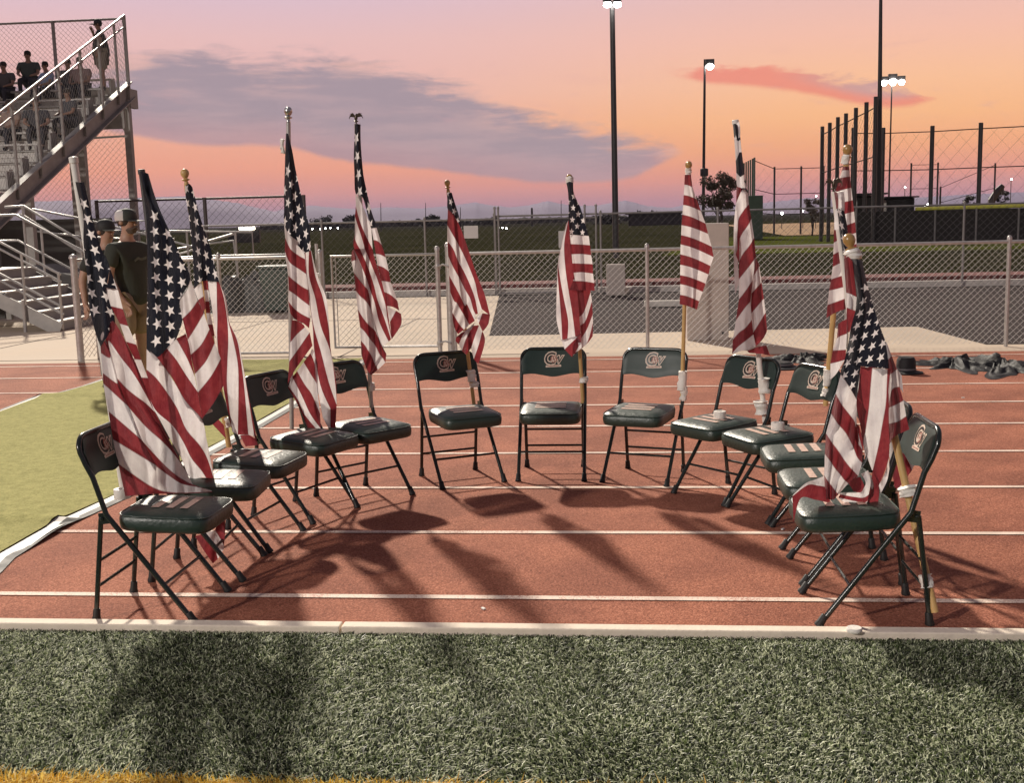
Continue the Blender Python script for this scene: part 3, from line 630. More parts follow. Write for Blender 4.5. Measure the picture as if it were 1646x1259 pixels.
# flag 4
make_flag('flag fourth from left on a grey metal pole with a chrome ball', 6.75, (463.5, 197), (469, 690), 6.8, 6.85, .0135, m_alu, 'chrome', [(455, 235, 6, 22)], [
 dict(st=ST('C', (200, 880), (6, 4), (26, 90), (50, -45)), dz=[0, .03, 0], rows=['C133,200 141,198 150,205', 'C128,330 150,330 178,320', 'C124,480 160,480 203,460', 'C120,620 170,620 235,610', 'C120,740 180,740 265,740', 'C121,855 175,935 300,860', 'C160,925 210,985 308,950', 'C225,988 262,1060 315,1042']),
 dict(dz=[0, .03, .01, 0], rows=[(6, 'C120,850 160,930 225,985 265,1065'), (5, 'C128,955 165,1035 220,1080 272,1110'), (4, 'C125,1050 160,1130 230,1180 280,1215'), (3, 'D150,60 190,95 250,140 298,165'), (2, 'D155,165 200,195 250,235 303,275'), (1, 'D150,245 195,300 250,340 310,370'), (0, 'D165,330 200,375 260,405 300,440')]),
 dict(dz=[.0, .02, .0], rows=[(5, 'D175,380 215,385 262,415'), (4, 'D165,540 215,480 270,432'), (3, 'D158,680 230,580 305,470'), (2, 'D145,850 200,740 325,565')]),
 dict(dz=[-.03, -.01, -.03, -.02], rows=[(6, 'D322,585 335,610 342,630 348,650'), (5, 'D308,620 325,650 338,690 350,740'), (4, 'D262,685 295,740 325,790 355,835'), (3, 'D213,750 270,850 320,920 380,1060'), (2, 'D180,792 250,930 310,1060 385,1165'), (1, 'D150,860 215,950 265,1060 350,1165'), (0, 'D148,870 200,960 240,1040 290,1160')]),
 dict(dz=[.0, .0, .03, 0, .03, .01, 0], rows=[(8, 'C316,1045 D362,60 425,220 443,400 458,600 492,800 500,990'), (7, 'C314,1047 D345,60 400,220 440,420 458,610 493,810 501,990'), (6, 'C300,1052 D300,60 345,220 385,420 455,610 491,850 500,985'), (5, 'C275,1062 D287,60 302,220 332,420 385,610 442,830 498,990'), (4, 'C270,1065 D286,60 301,220 328,440 340,610 382,850 455,1020'), (3, 'C268,1066 D285,60 300,220 325,450 335,615 355,830 400,1090')]),
 dict(dz=[0, 0], rows=[(3, 'D500,988 492,1160'), (2, 'D455,1018 455,1158'), (1, 'D398,1085 440,1160')])], 4)
# flag 5
make_flag('flag fifth from left with a small dark eagle finial and wavy stripes', 7.1, (572.5, 199), (597, 655), 7.15, 7.2, .013, m_alu, 'eagle', [(597, 622, 9, 12)], [
 dict(st=ST('E', (118, 330), (1, 9), (10, 150), (70, -20)), dz=[0, .03, 0], rows=['E107,205 130,205 155,208', 'E103,340 128,340 156,340', 'E98,480 130,490 166,500', 'E103,620 140,630 182,650', 'E112,787 148,765 212,790', 'E175,830 200,870 243,930', 'E236,1065 260,1060 287,1052']),
 dict(dz=[0, .02, .01, 0], rows=[(10, 'E112,788 165,880 215,1000 245,1090'), (9, 'E115,900 150,1030 200,1150 257,1265'), (8, 'E108,985 135,1070 165,1160 192,1262'), (7, 'E106,1140 110,1180 125,1220 150,1262'), (6, 'E92,1200 96,1230 100,1250 105,1262')]),
 dict(dz=[0, .03, 0, .03, .0, .03, 0], rows=[(9, 'F219,90 235,160 258,235 292,350 320,490 340,620 357,730'), (8, 'F163,90 190,150 222,230 262,330 312,490 328,600 352,720'), (7, 'F129,90 155,150 190,235 228,350 255,460 300,580 353,745'), (6, 'F84,92 130,190 170,290 200,380 235,480 270,620 337,760'), (5, 'F85,265 120,310 160,360 190,400 215,540 245,680 287,805'), (4, 'F98,390 130,430 165,460 200,510 222,580 250,690 290,806'), (3, 'F112,528 150,590 190,640 235,680 255,720 280,780 320,850'), (2, 'F130,655 165,690 200,740 240,790 270,850 295,880 312,912'), (1, 'F135,755 165,790 190,830 215,870 235,920 245,940 257,965'), (0, 'F138,850 150,890 165,930 180,965 195,990 205,1000 215,1000')]),
 dict(dz=[0, .02, 0], rows=[(6, 'F84,92 70,110 66,150'), (6, 'F130,190 100,170 66,180'), (5, 'F160,355 110,290 85,265')]),
 dict(dz=[-.01, .02, -.02], rows=[(12, 'E245,1085 268,1082 290,1078'), (11, 'E265,1185 300,1195 333,1225'), (10, 'F243,125 280,132 315,150'), (9, 'F255,210 298,225 338,255'), (8, 'F285,320 320,325 350,330'), (7, 'F300,400 352,425 400,468'), (6, 'F322,503 366,510 412,535')]),
 dict(dz=[-.03, -.01, -.02], rows=[(8, 'F322,503 320,560 338,612'), (7, 'F390,538 370,575 345,618'), (6, 'F426,560 425,640 357,745')])], 5)
# flag 6
make_flag('flag left of the centre chair, diagonal stripes gathered into a bunch on the wooden pole', 7.6, (720.5, 307), (762, 652), 7.65, 7.65, .0125, m_wood, 'wood', [(757, 604, 13, 18), (762, 618, 15, 7)], [
 dict(st=ST('G', (210, 365), (4, 4), (28, 80), (50, -30)), dz=[0, .02, 0], rows=['G150,208 168,205 190,208', 'G152,275 180,275 213,285', 'G155,345 200,360 245,385', 'G205,400 235,440 268,475', 'G270,500 280,530 292,570']),
 dict(dz=[0, .02, 0, .03, .01, .02, 0], rows=[(7, 'G157,345 210,400 270,520 340,720 400,900 465,1060 H488,170'), (6, 'G152,480 215,590 275,700 330,820 385,960 410,1080 443,1190'), (5, 'G152,620 200,680 245,790 290,870 345,990 385,1100 410,1230'), (4, 'G160,740 200,830 250,920 300,1020 345,1100 370,1190 H345,160'), (3, 'G168,910 210,985 255,1070 300,1160 H255,60 290,130 335,225'), (2, 'G178,1050 210,1120 H150,40 180,90 210,140 245,200 280,265'), (1, 'H100,40 105,100 110,150 140,200 170,250 200,290 225,315'), (0, 'H108,150 112,210 120,260 130,300 145,330 155,345 165,362')]),
 dict(dz=[0, .03, .0], rows=[(7, 'H490,160 470,260 415,335'), (6, 'H412,148 390,210 375,250'), (5, 'H362,180 356,205 358,240')]),
 dict(dz=[.0, .03, .0], rows=[(7, 'H415,335 437,440 372,665'), (6, 'H408,342 375,470 325,615'), (5, 'H378,270 335,380 298,500'), (4, 'H300,275 255,430 248,570'), (4, 'H340,240 250,400 205,530'), (3, 'H270,300 215,370 172,465'), (2, 'H195,350 150,390 140,430')])], 6)
# flag 7
make_flag('flag behind the centre chair, short blue canton above level stripes', 7.68, (916, 300), (937, 648), 7.75, 7.75, .0125, m_wood, 'gold', [(939, 611, 14, 8), (915.5, 289, 11, 10)], [
 dict(st=ST('I', (185, 345), (5, 5), (30, 38), (35, -33)), dz=[0, .03, 0], rows=['I150,125 170,118 190,125', 'I160,185 178,185 195,190', 'I163,270 195,270 232,270', 'I163,350 205,350 258,355', 'I165,432 225,435 283,440']),
 dict(dz=[.02, .04, .01], rows=[(6, 'I165,432 225,437 283,440'), (5, 'I170,490 230,493 290,497'), (4, 'I173,550 235,548 297,555'), (3, 'I178,605 240,607 306,610'), (2, 'I187,660 245,657 308,665'), (1, 'I190,710 250,712 315,722'), (0, 'I165,765 240,765 318,768')]),
 dict(dz=[.0, .01, .03, 0, .03, .01], rows=[(9, 'I163,350 175,480 190,640 215,780 225,900 235,1030'), (8, 'I160,350 137,490 145,640 165,780 185,900 203,1040'), (7, 'I155,360 103,570 110,680 135,820 160,950 155,1060'), (6, 'I150,365 101,600 100,700 110,820 120,950 125,1058'), (5, 'I148,370 99,610 93,740 90,850 92,950 120,1062')]),
 dict(dz=[.01, .02, .01], rows=[(6, 'I120,1062 165,1050 205,1040'), (5, 'I140,1118 180,1078 215,1045'), (4, 'I182,1163 212,1120 235,1070')]),
 dict(dz=[-.02, .0, -.03], rows=[(7, 'I205,764 250,764 293,764'), (6, 'I225,925 256,890 294,775'), (5, 'I232,975 265,945 302,830'), (4, 'I238,1050 270,1000 306,910'), (3, 'I215,1115 272,1080 308,960'), (2, 'I182,1160 270,1085 306,1040')]),
 dict(dz=[0, 0], rows=[(4, 'I205,1040 238,1020'), (4, 'I180,1080 238,1075'), (3, 'I182,1160 240,1110')])], 7)
# flag 8
make_flag('flag showing only level stripes and no stars, right of the centre chair', 7.45, (1106.5, 280), (1096, 640), 7.5, 7.5, .0125, m_wood, 'gold', [(1106.5, 276, 9, 10), (1097, 612, 14, 30), (1099, 633, 11, 22)], [
 dict(dz=[0, .03, .05, 0], rows=[(k, 'J%g,%g %g,%g %g,%g %g,%g' % (lx, ly, lx+(rx-lx)*.33, ly+(ry-ly)*.26-3, lx+(rx-lx)*.66, ly+(ry-ly)*.6-2, rx, ry)) for k, (lx, ly), (rx, ry) in zip(range(13, -1, -1),
   [(100, 150), (97, 225), (92, 308), (87, 382), (82, 460), (75, 540), (72, 620), (68, 690), (66, 770), (65, 848), (64, 932), (66, 1000), (64, 1085), (60, 1158)],
   [(148, 150), (160, 245), (192, 340), (225, 430), (262, 530), (282, 608), (310, 710), (325, 790), (300, 860), (285, 925), (262, 997), (240, 1060), (212, 1135), (195, 1200)])])], 8)
# flag 9
make_flag('tall narrow flag on the thick white pole, white header strip at its top', 6.95, (1182.5, 200), (1231, 690), 7.0, 7.05, .016, m_pvc, 'cap', [(1229, 620, 19, 24), (1224, 655, 21, 20)], [
 dict(st=ST('K', (202, 322), (1, 9), (20, 330), (260, 0)), dz=[0, .03, 0], rows=['K162,112 180,105 200,115', 'K172,250 200,240 228,228', 'K180,340 210,340 238,330', 'K190,520 225,520 262,520', 'K198,685 240,690 275,640', 'K240,700 262,706 298,742']),
 dict(dz=[.015, .015, .03], rows=[(6, 'K218,82 228,150 228,230'), (5, 'K195,108 192,180 178,256')]),
 dict(dz=[0, .02, .03, 0], rows=[(11, 'K195,680 212,690 230,695 250,704'), (10, 'K190,840 210,780 230,735 256,706'), (10, 'K188,842 215,775 250,712 298,742'), (9, 'K205,1050 215,980 265,900 308,850'), (8, 'K225,1160 250,1110 300,1040 330,980'), (7, 'L150,160 175,110 215,60 245,10'), (6, 'L148,270 180,230 220,180 256,130'), (5, 'L148,400 180,360 215,310 235,280'), (4, 'L130,530 165,480 195,440 222,410'), (3, 'L110,655 150,610 190,580 230,530'), (2, 'L105,742 140,700 190,660 240,620'), (1, 'L115,742 160,725 210,715 255,690')]),
 dict(dz=[0, .02, 0], rows=[(10, 'K188,850 K168,1080 L118,230 L124,370'), (9, 'K207,1050 K200,1160 L143,170 L150,290')]),
 dict(dz=[-.01, .01, 0], rows=[(8, 'K212,1060 K195,1150 L120,100'), (9, 'K225,1150 K222,1200 L150,165')]),
 dict(dz=[-.02, .01, -.02], rows=[(7, 'L256,130 262,150 270,160'), (6, 'L240,250 262,215 277,190'), (5, 'L228,362 262,325 292,292'), (4, 'L222,492 265,440 306,392'), (3, 'L238,612 280,545 318,482'), (2, 'L255,695 300,650 326,600')]),
 dict(dz=[-.02, .0, -.02], rows=[(1, 'L200,725 265,700 322,690'), (0, 'L215,738 300,745 347,756')])], 9)
# flag 10
make_flag('flag of stripes rising to the right on the leaning wooden pole with ball finial', 6.45, (1360.5, 262), (1327, 652), 6.45, 6.6, .015, m_wood, 'gold', [(1359.5, 256, 12, 14), (1330, 607, 13, 26), (1329, 630, 15, 12)], [
 dict(dz=[0, .03, 0], rows=[(13, 'M282,235 315,235 345,240'), (12, 'M275,275 310,272 350,272'), (11, 'M248,352 300,345 354,338'), (10, 'M205,495 280,470 366,450'), (9, 'M200,640 290,600 382,578'), (8, 'M195,760 290,720 396,690'), (7, 'M192,880 300,840 406,800'), (6, 'M190,1005 300,950 415,905'), (5, 'M185,1130 300,1070 420,1020'), (4, 'M180,1250 300,1190 425,1130'), (3, 'N135,155 190,135 250,118'), (2, 'N120,245 190,230 258,210'), (1, 'N105,370 190,340 265,312'), (0, 'N97,480 180,430 268,400')])], 10)
# flag 11
make_flag('narrow flag with eagle finial squeezed between two others on the right', 5.9, (1340, 308), (1398, 760), 5.95, 6.05, .013, m_pvc, 'eagle', [(1350, 312, 12, 6)], [
 dict(dz=[0, .01, 0], rows=[(6, 'M192,490 205,570 215,665'), (6, 'M225,500 235,570 235,660'), (5, 'M290,490 300,570 300,690')]),
 dict(st=ST('M', (270, 835), (4, 6), (20, 135), (85, 60)), dz=[0, .02, 0], rows=['M220,640 250,640 290,665', 'M235,740 270,740 308,740', 'M245,870 290,850 328,860', 'M265,1000 300,1000 338,1000', 'M285,1140 320,1140 352,1130']),
 dict(dz=[0, 0], rows=[(6, 'M205,665 195,800 200,880'), (5, 'M228,690 240,800 246,868')]),
 dict(dz=[0, .03, 0], rows=[(7, 'N195,530 230,505 275,485'), (6, 'N185,650 215,630 268,610'), (5, 'N150,755 200,752 262,748'), (4, 'N130,862 185,850 255,830'), (3, 'N130,1000 180,950 240,850')])], 11)
# flag 12
make_flag('flag almost hidden behind the nearest right one, hem showing under the chair back', 5.35, (1385, 455), (1444, 790), 5.45, 5.5, .013, m_pvc, 'cap', [], [
 dict(dz=[0, .03, 0], rows=[(13, 'p1378,470 p1385,468 p1392,470'), (9, 'p1385,560 p1400,555 p1415,560'), (3, 'p1405,660 p1425,650 p1445,690'), (2, 'O1000,425 1060,430 1110,545'), (1, 'O1010,460 1060,560 1080,610'), (0, 'O905,520 980,690 1000,720'), (0, 'O900,560 925,700 935,785')])], 12)
# flag 13
make_flag('nearest flag on the right, heaped on the seat, its pole reaching the ground', 4.9, (1371, 412), (1503, 985), 5.12, 4.73, .0155, m_wood, 'gold', [(1372, 410, 23, 15), (1461, 790, 30, 17), (1489, 935, 20, 20)], [
 dict(st=ST('N', (328, 650), (5, 5), (-26, 105), (90, -20)), dz=[0, .05, 0], rows=['N300,-20 350,-20 398,-10', 'N330,150 385,150 432,150', 'N350,300 410,300 470,300', 'N345,400 420,400 500,400', 'N305,550 400,550 548,550', 'N280,700 400,700 600,700', 'N245,850 385,885 632,908']),
 dict(st=ST('N', (328, 650), (5, 5), (-26, 105), (90, -20)), dz=[0, .05], rows=['N245,850 385,885', 'N218,950 375,970', 'N290,1060 362,1060', 'N350,1165 358,1160']),
 dict(dz=[0, .04, .0], rows=[(7, 'N245,-20 280,-40 318,0'), (6.3, 'N262,262 300,275 350,300')]), dict(dz=[0, .04, .0], rows=[(6, 'N262,262 300,275 352,300'), (5, 'N268,392 300,405 342,420')]), dict(dz=[0, .02, .0], rows=[(5, 'N268,392 300,405 342,420'), (4, 'N265,610 275,600 292,598')]),
 dict(dz=[.05, .06, .05, .06, .03, 0], rows=[(7, 'N385,890 368,1060 O612,60 650,260 670,400 740,605'), (6, 'N482,900 468,1060 O715,90 690,260 672,402 743,608'), (5, 'N612,912 607,1060 O860,60 830,230 800,400 750,612'), (4, 'N640,905 620,1060 O885,60 885,230 885,500 800,740')]),
 dict(dz=[0, .03, .02], rows=[(5, 'O750,610 720,790 685,900'), (4, 'O800,740 805,800 790,915')]),
 dict(dz=[0, .04, .0, .04, 0, .03], rows=[(6, 'N218,952 290,1060 358,1180 O622,60 615,150 605,210'), (5, 'O437,-34 490,60 560,150 600,215 600,340 665,440'), (4, 'O400,130 455,215 520,290 580,400 620,500 660,545'), (3, 'O355,300 400,370 460,450 520,540 570,600 627,660'), (2, 'O345,470 390,530 430,590 480,650 510,690 545,720'), (1, 'O340,655 370,700 400,740 430,780 450,805 460,812'), (0, 'O345,840 370,850 400,860 430,850 445,830 460,815')]),
 dict(dz=[.0, .0], rows=[(5, 'O603,212 640,250 670,400'), (4, 'O590,330 620,380 668,440')]),
 dict(dz=[0, .04, .08, .12], rows=[(2, 'O340,657 260,690 180,722 80,815'), (1, 'O345,750 290,740 200,735 72,830'), (0, 'O400,890 270,860 140,848 82,1055')]),
 dict(dz=[0, .02, .03, .03, .02], rows=[(6, 'O650,640 690,720 640,790 560,800 470,800'), (5, 'O710,610 757,740 690,835 590,835 475,812'), (4, 'O720,640 760,780 690,880 600,870 460,840'), (3, 'O690,915 670,925 640,933 590,915 520,890')]),
 dict(dz=[.05, .06, .05], rows=[(5, 'O545,720 590,680 645,665'), (4, 'O590,790 650,795 680,740')]),
 dict(dz=[-.02, .02, -.03], rows=[(6, 'N585,675 600,680 606,690'), (5, 'N612,835 630,820 648,800'), (4, 'N620,960 655,940 690,910'), (3, 'N622,1205 650,1085 712,1060'), (2, 'N612,1240 680,1210 745,1175'), (1, 'O880,220 960,200 1032,155'), (0, 'O880,420 930,330 1057,265')]),
 dict(dz=[-.03, -.01], rows=[(6, 'N690,905 730,960'), (5, 'N712,1062 745,1110')]),
 dict(dz=[-.02, 0, 0], rows=[(2, 'O885,505 850,640 800,735'), (1, 'O890,600 870,700 818,805')])], 13)
# ================================================================== FENCES
def mesh_wires(p0, p1, z0, z1, cell=.078, r=.0016, mb=None, zt0=None, zt1=None):
    """chain link fabric between p0 and p1: two families of straight diagonal wires"""
    mb = mb or MB(); a = Vector((p0[0], p0[1], 0)); b = Vector((p1[0], p1[1], 0)); L = (b-a).length; d = (b-a)/L; H = z1-z0; nrm = Vector((-d.y, d.x, 0))
    k = -H; r_in = r
    while k < L:
        for s in (1, -1):
            r = r_in*(1.25 if s > 0 else .75)  # thicker family stands in for wires that catch more light
            x0, x1, za, zb = k, k+H, z0, z1
            if s < 0: za, zb = z1, z0
            if x0 < 0: f = -x0/H; za = za+(zb-za)*f; x0 = 0
            if x1 > L:
                f = (L-x0)/(x1-x0); zb = za+(zb-za)*f; x1 = L
            if x1-x0 > .005:
                o = nrm*(.0012*s); A = a+d*x0+Vector((0, 0, za))+o; B = a+d*x1+Vector((0, 0, zb))+o
                t = (B-A).normalized(); u = t.cross(nrm).normalized()*r; w = nrm*r
                vs = []
                for P in (A, B): vs += [P+u, P-u*.5+w*.87, P-u*.5-w*.87]
                mb.add(vs, [(0, 1, 4, 3), (1, 2, 5, 4), (2, 0, 3, 5)])
        k += cell
    return mb
def fence(label, pts_post, H, rail_r=.021, post_r=.024, cell=.078, wire=.0016, z0=.04, mm=None, rails=(1,), cap=True, group=None, postH=None, cat='fence', bottom=False, name='chain_link_fence', mw=None):
    mm = mm or m_metal; root = empty(name, (pts_post[0][0], pts_post[0][1], 0), 0, label, cat, group); bpy.context.view_layer.update(); inv = root.matrix_world.inverted()
    def lk(mb, n, m, **k): o = mb.build(n, m, root, **k); o.matrix_parent_inverse = inv; return o
    w = MB()
    for p, q in zip(pts_post[:-1], pts_post[1:]): mesh_wires(p, q, z0, H, cell, wire, w)
    lk(w, 'chain_link_mesh', mw or m_wire, recalc=False)
    for f in rails: lk(MB().tube([(x, y, H*f) for x, y in pts_post], rail_r, 8), 'rail', mm, smooth=True)
    if bottom: lk(MB().tube([(x, y, z0) for x, y in pts_post], rail_r*.8, 8), 'rail', mm, smooth=True)
    for x, y in pts_post:
        hh = (postH or H+.03); mb = MB().tube([(x, y, -.02), (x, y, hh)], post_r, 10)
        if cap: mb.lathe([(post_r*1.25, 0), (post_r*1.25, .03), (post_r*.9, .05), (.004, .062)], (x, y, hh-.01), 10)
        lk(mb, 'post', mm, smooth=True)
    return root
FY = 14.80; H1 = 1.28
fence('low silver chain link fence right of the walk gate, behind the right chairs', [(-2.22, FY), (.24, 14.78), (2.7, FY), (4.62, FY), (7.1, FY), (9.6, FY), (12, FY)], H1, cell=.078, wire=.0026)
fence('low silver chain link fence section left of the walk gate, behind the trash cart', [(-6.95, FY), (-5.3, FY), (-4.25, FY)], H1, cell=.078, wire=.0026, bottom=True, cap=True)
# walk gate
gr = empty('walk_gate', (-3.95, FY, 0), 0, 'silver chain link walk gate in a pipe frame beside the thick hinge post', 'gate'); bpy.context.view_layer.update(); inv = gr.matrix_world.inverted()
def lkt(root):
    iv = root.matrix_world.inverted()
    def f(mb, n, m, **k): o = mb.build(n, m, root, **k); o.matrix_parent_inverse = iv; return o
    return f
lk = lkt(gr)
gx0, gx1 = -3.80, -2.42
lk(MB().tube([(gx0, FY, .10), (gx0, FY, H1), (gx1, FY, H1), (gx1, FY, .10)], .021, 8, closed=True), 'gate_frame', m_metal, smooth=True)
lk(mesh_wires((gx0, FY), (gx1, FY), .10, H1, .078, .0026), 'chain_link_mesh', m_wire, recalc=False)
lk(MB().tube([(gx0+.05, FY, .12), (gx0+.05, FY, H1)], .006, 6), 'tension_bar', m_metal)
lk(MB().tube([(gx1, FY, -.02), (gx1, FY, H1+.06)], .03, 10).lathe([(.034, 0), (.034, .03), (.02, .05), (.003, .055)], (gx1, FY, H1+.05), 10), 'post', m_metal, smooth=True)
lk(MB().tube([(-3.95, FY, -.02), (-3.95, FY, H1+.05)], .03, 10).lathe([(.034, 0), (.034, .03), (.02, .05), (.003, .055)], (-3.95, FY, H1+.04), 10), 'post', m_metal, smooth=True)
lk(MB().tube([(-4.07, FY+.3, -.02), (-4.07, FY+.3, H1+.16)], .022, 10), 'post', m_metal, smooth=True)
lk(MB().tube([(-2.27, FY, -.02), (-2.27, FY, H1+.10)], .048, 14).lathe([(.053, 0), (.053, .03), (.035, .05), (.003, .06)], (-2.27, FY, H1+.09), 14), 'hinge_post', m_metal, smooth=True)
for z in (.14, 1.12): lk(MB().tube([(gx1, FY-.035, z), (-2.34, FY-.06, z+.03), (-2.27, FY-.055, z)], .012, 8).lathe([(.036, -.03), (.04, 0), (.036, .03)], (gx1, FY, z), 10), 'hinge', m_metal, smooth=True)
for z in (1.05, .82): lk(MB().box((-4.0, FY-.03, z), (.14, .03, .05)), 'latch', m_metal, bevel=.005)
# gate at the far left
fence('short chain link gate leaf at the thick post at the left end of the fence', [(-7.12, 14.5), (-6.99, FY)], H1+.03, post_r=.045, rail_r=.018, cell=.078, wire=.0026)
# second fence beyond the drive
m_wire2 = mat('weathered_wire', (.17, .155, .15), .6, .2, 10, metal=.2)
m_metal2 = mat('weathered_steel', (.30, .28, .27), .55, .2, 10, metal=.5)
Y2 = 26.5
fence('taller chain link fence across the drive with double gate posts in the middle', [(-9.9, Y2), (-7.0, Y2), (-4.6, Y2), (-3.0, Y2)], 1.72, cell=.16, wire=.0028, mm=m_metal2, mw=m_wire2)
fence('chain link fence across the drive, long right stretch in front of the dark ball field', [(-3.0, Y2), (-.6, Y2), (2.0, Y2), (4.9, Y2), (7.3, Y2), (9.2, Y2), (12, Y2), (15, Y2), (18, Y2)], 1.78, cell=.16, wire=.0028, mm=m_metal2, mw=m_wire2)
fence('closed double drive gate in the far fence with two heavy posts', [(-2.98, Y2-.06), (-2.9, Y2-.06), (-.95, Y2-.06), (-.7, Y2-.06)], 1.70, cell=.16, wire=.0028, mm=m_metal2, mw=m_wire2, postH=1.95, cat='gate', name='drive_gate', bottom=True)
# tall fence behind the ramp at the left
m_brown = mat('brown_steel', (.10, .085, .08), .6, .2, 10, metal=.3)
fence('tall brown chain link fence behind the ramp, ending in a doubled post', [(-14.2, 30.5), (-11.2, 30.5), (-8.75, 30.5), (-8.5, 30.5)], 2.45, cell=.20, wire=.0035, mm=m_brown, mw=m_brown, cap=False, rail_r=.03, post_r=.05)
# signs on the far fence
for (x, y, w, h, lab) in ((757, 373, 23, 20, 'blank pale sign plate on the far gate, left of the centre flag'), (906, 385, 16, 27, 'narrow pale sign plate half behind the centre chair flag')):
    p = at(x, y, Y2-.12); s = 26.5/1873; mb = MB().box(p, (w*s, .01, h*s)); tag(mb.build('fence_sign', mat('sign_plate', (.62, .58, .56), .5, .06, 8), bevel=.004), lab, 'sign')
# ================================================================== CONCRETE BLOCKS, BINS
pb = at(1136, 471, 16.2); mb = MB().box((pb.x, 16.2, .79), (.56, .45, 1.58))
o = mb.build('concrete_cabinet', mat('cabinet_concrete', (.46, .40, .36), .9, .1, 7, .4, 90), bevel=.012); tag(o, 'tall plain concrete utility pillar behind the fence, right of the level striped flag', 'pillar')
o2 = MB().box((pb.x-.12, 15.965, 1.42), (.05, .02, .03)).box((pb.x+.2, 15.965, .1), (.03, .02, .03)); o3 = o2.build('bolt', m_darkmetal, o)
pb = at(990, 452, 25.4); s = 25.4/1873
tag(MB().box((pb.x, 25.4, .36), (30*s, .45, .66)).build('concrete_block', mat('cabinet_concrete', (.4, .4, .4)), bevel=.02), 'short squat concrete block at the kerb across the drive', 'block')
G_ = gnd(1072, 493); tag(MB().box((G_.x+.05, G_.y, .06), (.95, .16, .12)).build('wheel_stop', mat('stop_white', (.62, .58, .52), .8, .2, 8), bevel=.02), 'pale concrete wheel stop lying on the asphalt beside the level striped flag', 'wheel stop')
G_ = gnd(1010, 472); tag(MB().lathe([(.001, 0), (.07, .01), (.10, .08), (.07, .16), (.001, .17)], (G_.x, G_.y-.2, 0), 14).build('kerb_stone', mat('stop_white', (.6, .6, .6)), smooth=True), 'small round white stone at the kerb just right of the concrete block', 'stone')
# wheeled trash cart
CY = 22.2; bx = at(447, 470, CY); tr = empty('trash_cart', (bx.x, CY, 0), 0, 'dark green wheeled trash cart with lid behind the left fence', 'trash cart'); bpy.context.view_layer.update(); lk = lkt(tr)
m_cart = mat('cart_green', (.045, .065, .055), .5, .2, 5)
b = MB(); w0, w1, h = .21, .29, .86
vs = [(bx.x+x*w0, CY+y*w0, .06) for x, y in ((-1, -1), (1, -1), (1, 1), (-1, 1))]+[(bx.x+x*w1, CY+y*w1, h) for x, y in ((-1, -1), (1, -1), (1, 1), (-1, 1))]
b.add(vs, [(3, 2, 1, 0), (4, 5, 6, 7), (0, 1, 5, 4), (1, 2, 6, 5), (2, 3, 7, 6), (3, 0, 4, 7)]); lk(b, 'bin_body', m_cart, bevel=.02)
lk(MB().box((bx.x, CY, .90), (.64, .66, .06)).box((bx.x, CY+.35, .88), (.5, .08, .05)), 'lid', m_cart, bevel=.02)
for s in (-1, 1): lk(MB().lathe([(.1, -.025), (.1, .025)], (bx.x+s*.25, CY+.3, .1), 16, (1, 0, 0)), 'wheel', m_rubber, smooth=True)
# dark tarps and equipment heaped behind the left fence
def lump(name, label, cat, c, d, m, seed, rough=.25, group=None, n=20, out=1.0):
    rng = np.random.default_rng(seed); ph = rng.uniform(0, 6, 12); mb = MB(); vs = []; fs = []
    for i in range(n+1):
        for j in range(n+1):
            u, v = i/n*2-1, j/n*2-1; rr_ = min(1, (abs(u)**2.6+abs(v)**2.6)**(1/2.6))
            zz = (1-rr_**2.2)*(1+rough*(math.sin(u*5+ph[0]+v*2)+math.sin(v*6+ph[1]-u*3)+.6*math.sin(u*11+ph[2]+v*7)+.5*math.sin(v*13+ph[3])))
            zz += .25*rough*math.sin(u*19+v*17+ph[4])*(1-rr_)
            th = math.atan2(v, u); ex = 1+out*(.18*math.sin(3*th+ph[5])+.12*math.sin(7*th+ph[6]))
            if out > 1.1: zz = zz*.55+(1-rr_)*.9*(1-abs(math.sin(u*7+v*4+ph[7])))+(1-rr_)*.6*(1-abs(math.sin(u*13-v*5+ph[8]))); ex += .14*math.sin(13*th+ph[9])
            vs.append((c[0]+u*d[0]/2*ex, c[1]+v*d[1]/2*ex, c[2]+max(0.002, zz)*d[2]))
    for i in range(n):
        for j in range(n): a = i*(n+1)+j; fs.append((a, a+1, a+n+2, a+n+1))
    mb.add(vs, fs); o = mb.build(name, m, smooth=True); tag(o, label, cat, group); return o
m_tarp = mat('dark_tarp', (.06, .058, .052), .5, .3, 4, .8, 20)
px = at(392, 480, 22.6); lump('tarp_cover', 'dark tarp draped over equipment behind the left fence beside the trash cart', 'tarp', (px.x, 22.8, 0), (1.7, .9, .75), m_tarp, 5, .2)
# black clothes on the track at the right
m_cloth = mat('black_clothes', (.012, .012, .014), .62, .4, 9, 1.0, 26, spec=.3)
def clothes(label, x, y, w, dpx, h, seed, ry):
    G_ = gnd(x, y); s = G_.y/1873; lump('clothes_pile', label, 'clothes', (G_.x, G_.y, .004), (w*s, dpx, h), m_cloth, seed, .8, 'black uniforms dropped on the track', 44, out=1.9)
clothes('crumpled black uniform with a pointed left end lying on the track at the right', 1535, 587, 95, 1.0, .05, 11, 0)
clothes('crumpled dark uniform at the right edge of the track, farthest right', 1612, 591, 95, 1.1, .06, 12, 0)
clothes('crumpled black jacket on the track behind the leaning wooden pole', 1290, 579, 74, .6, .05, 13, 0)
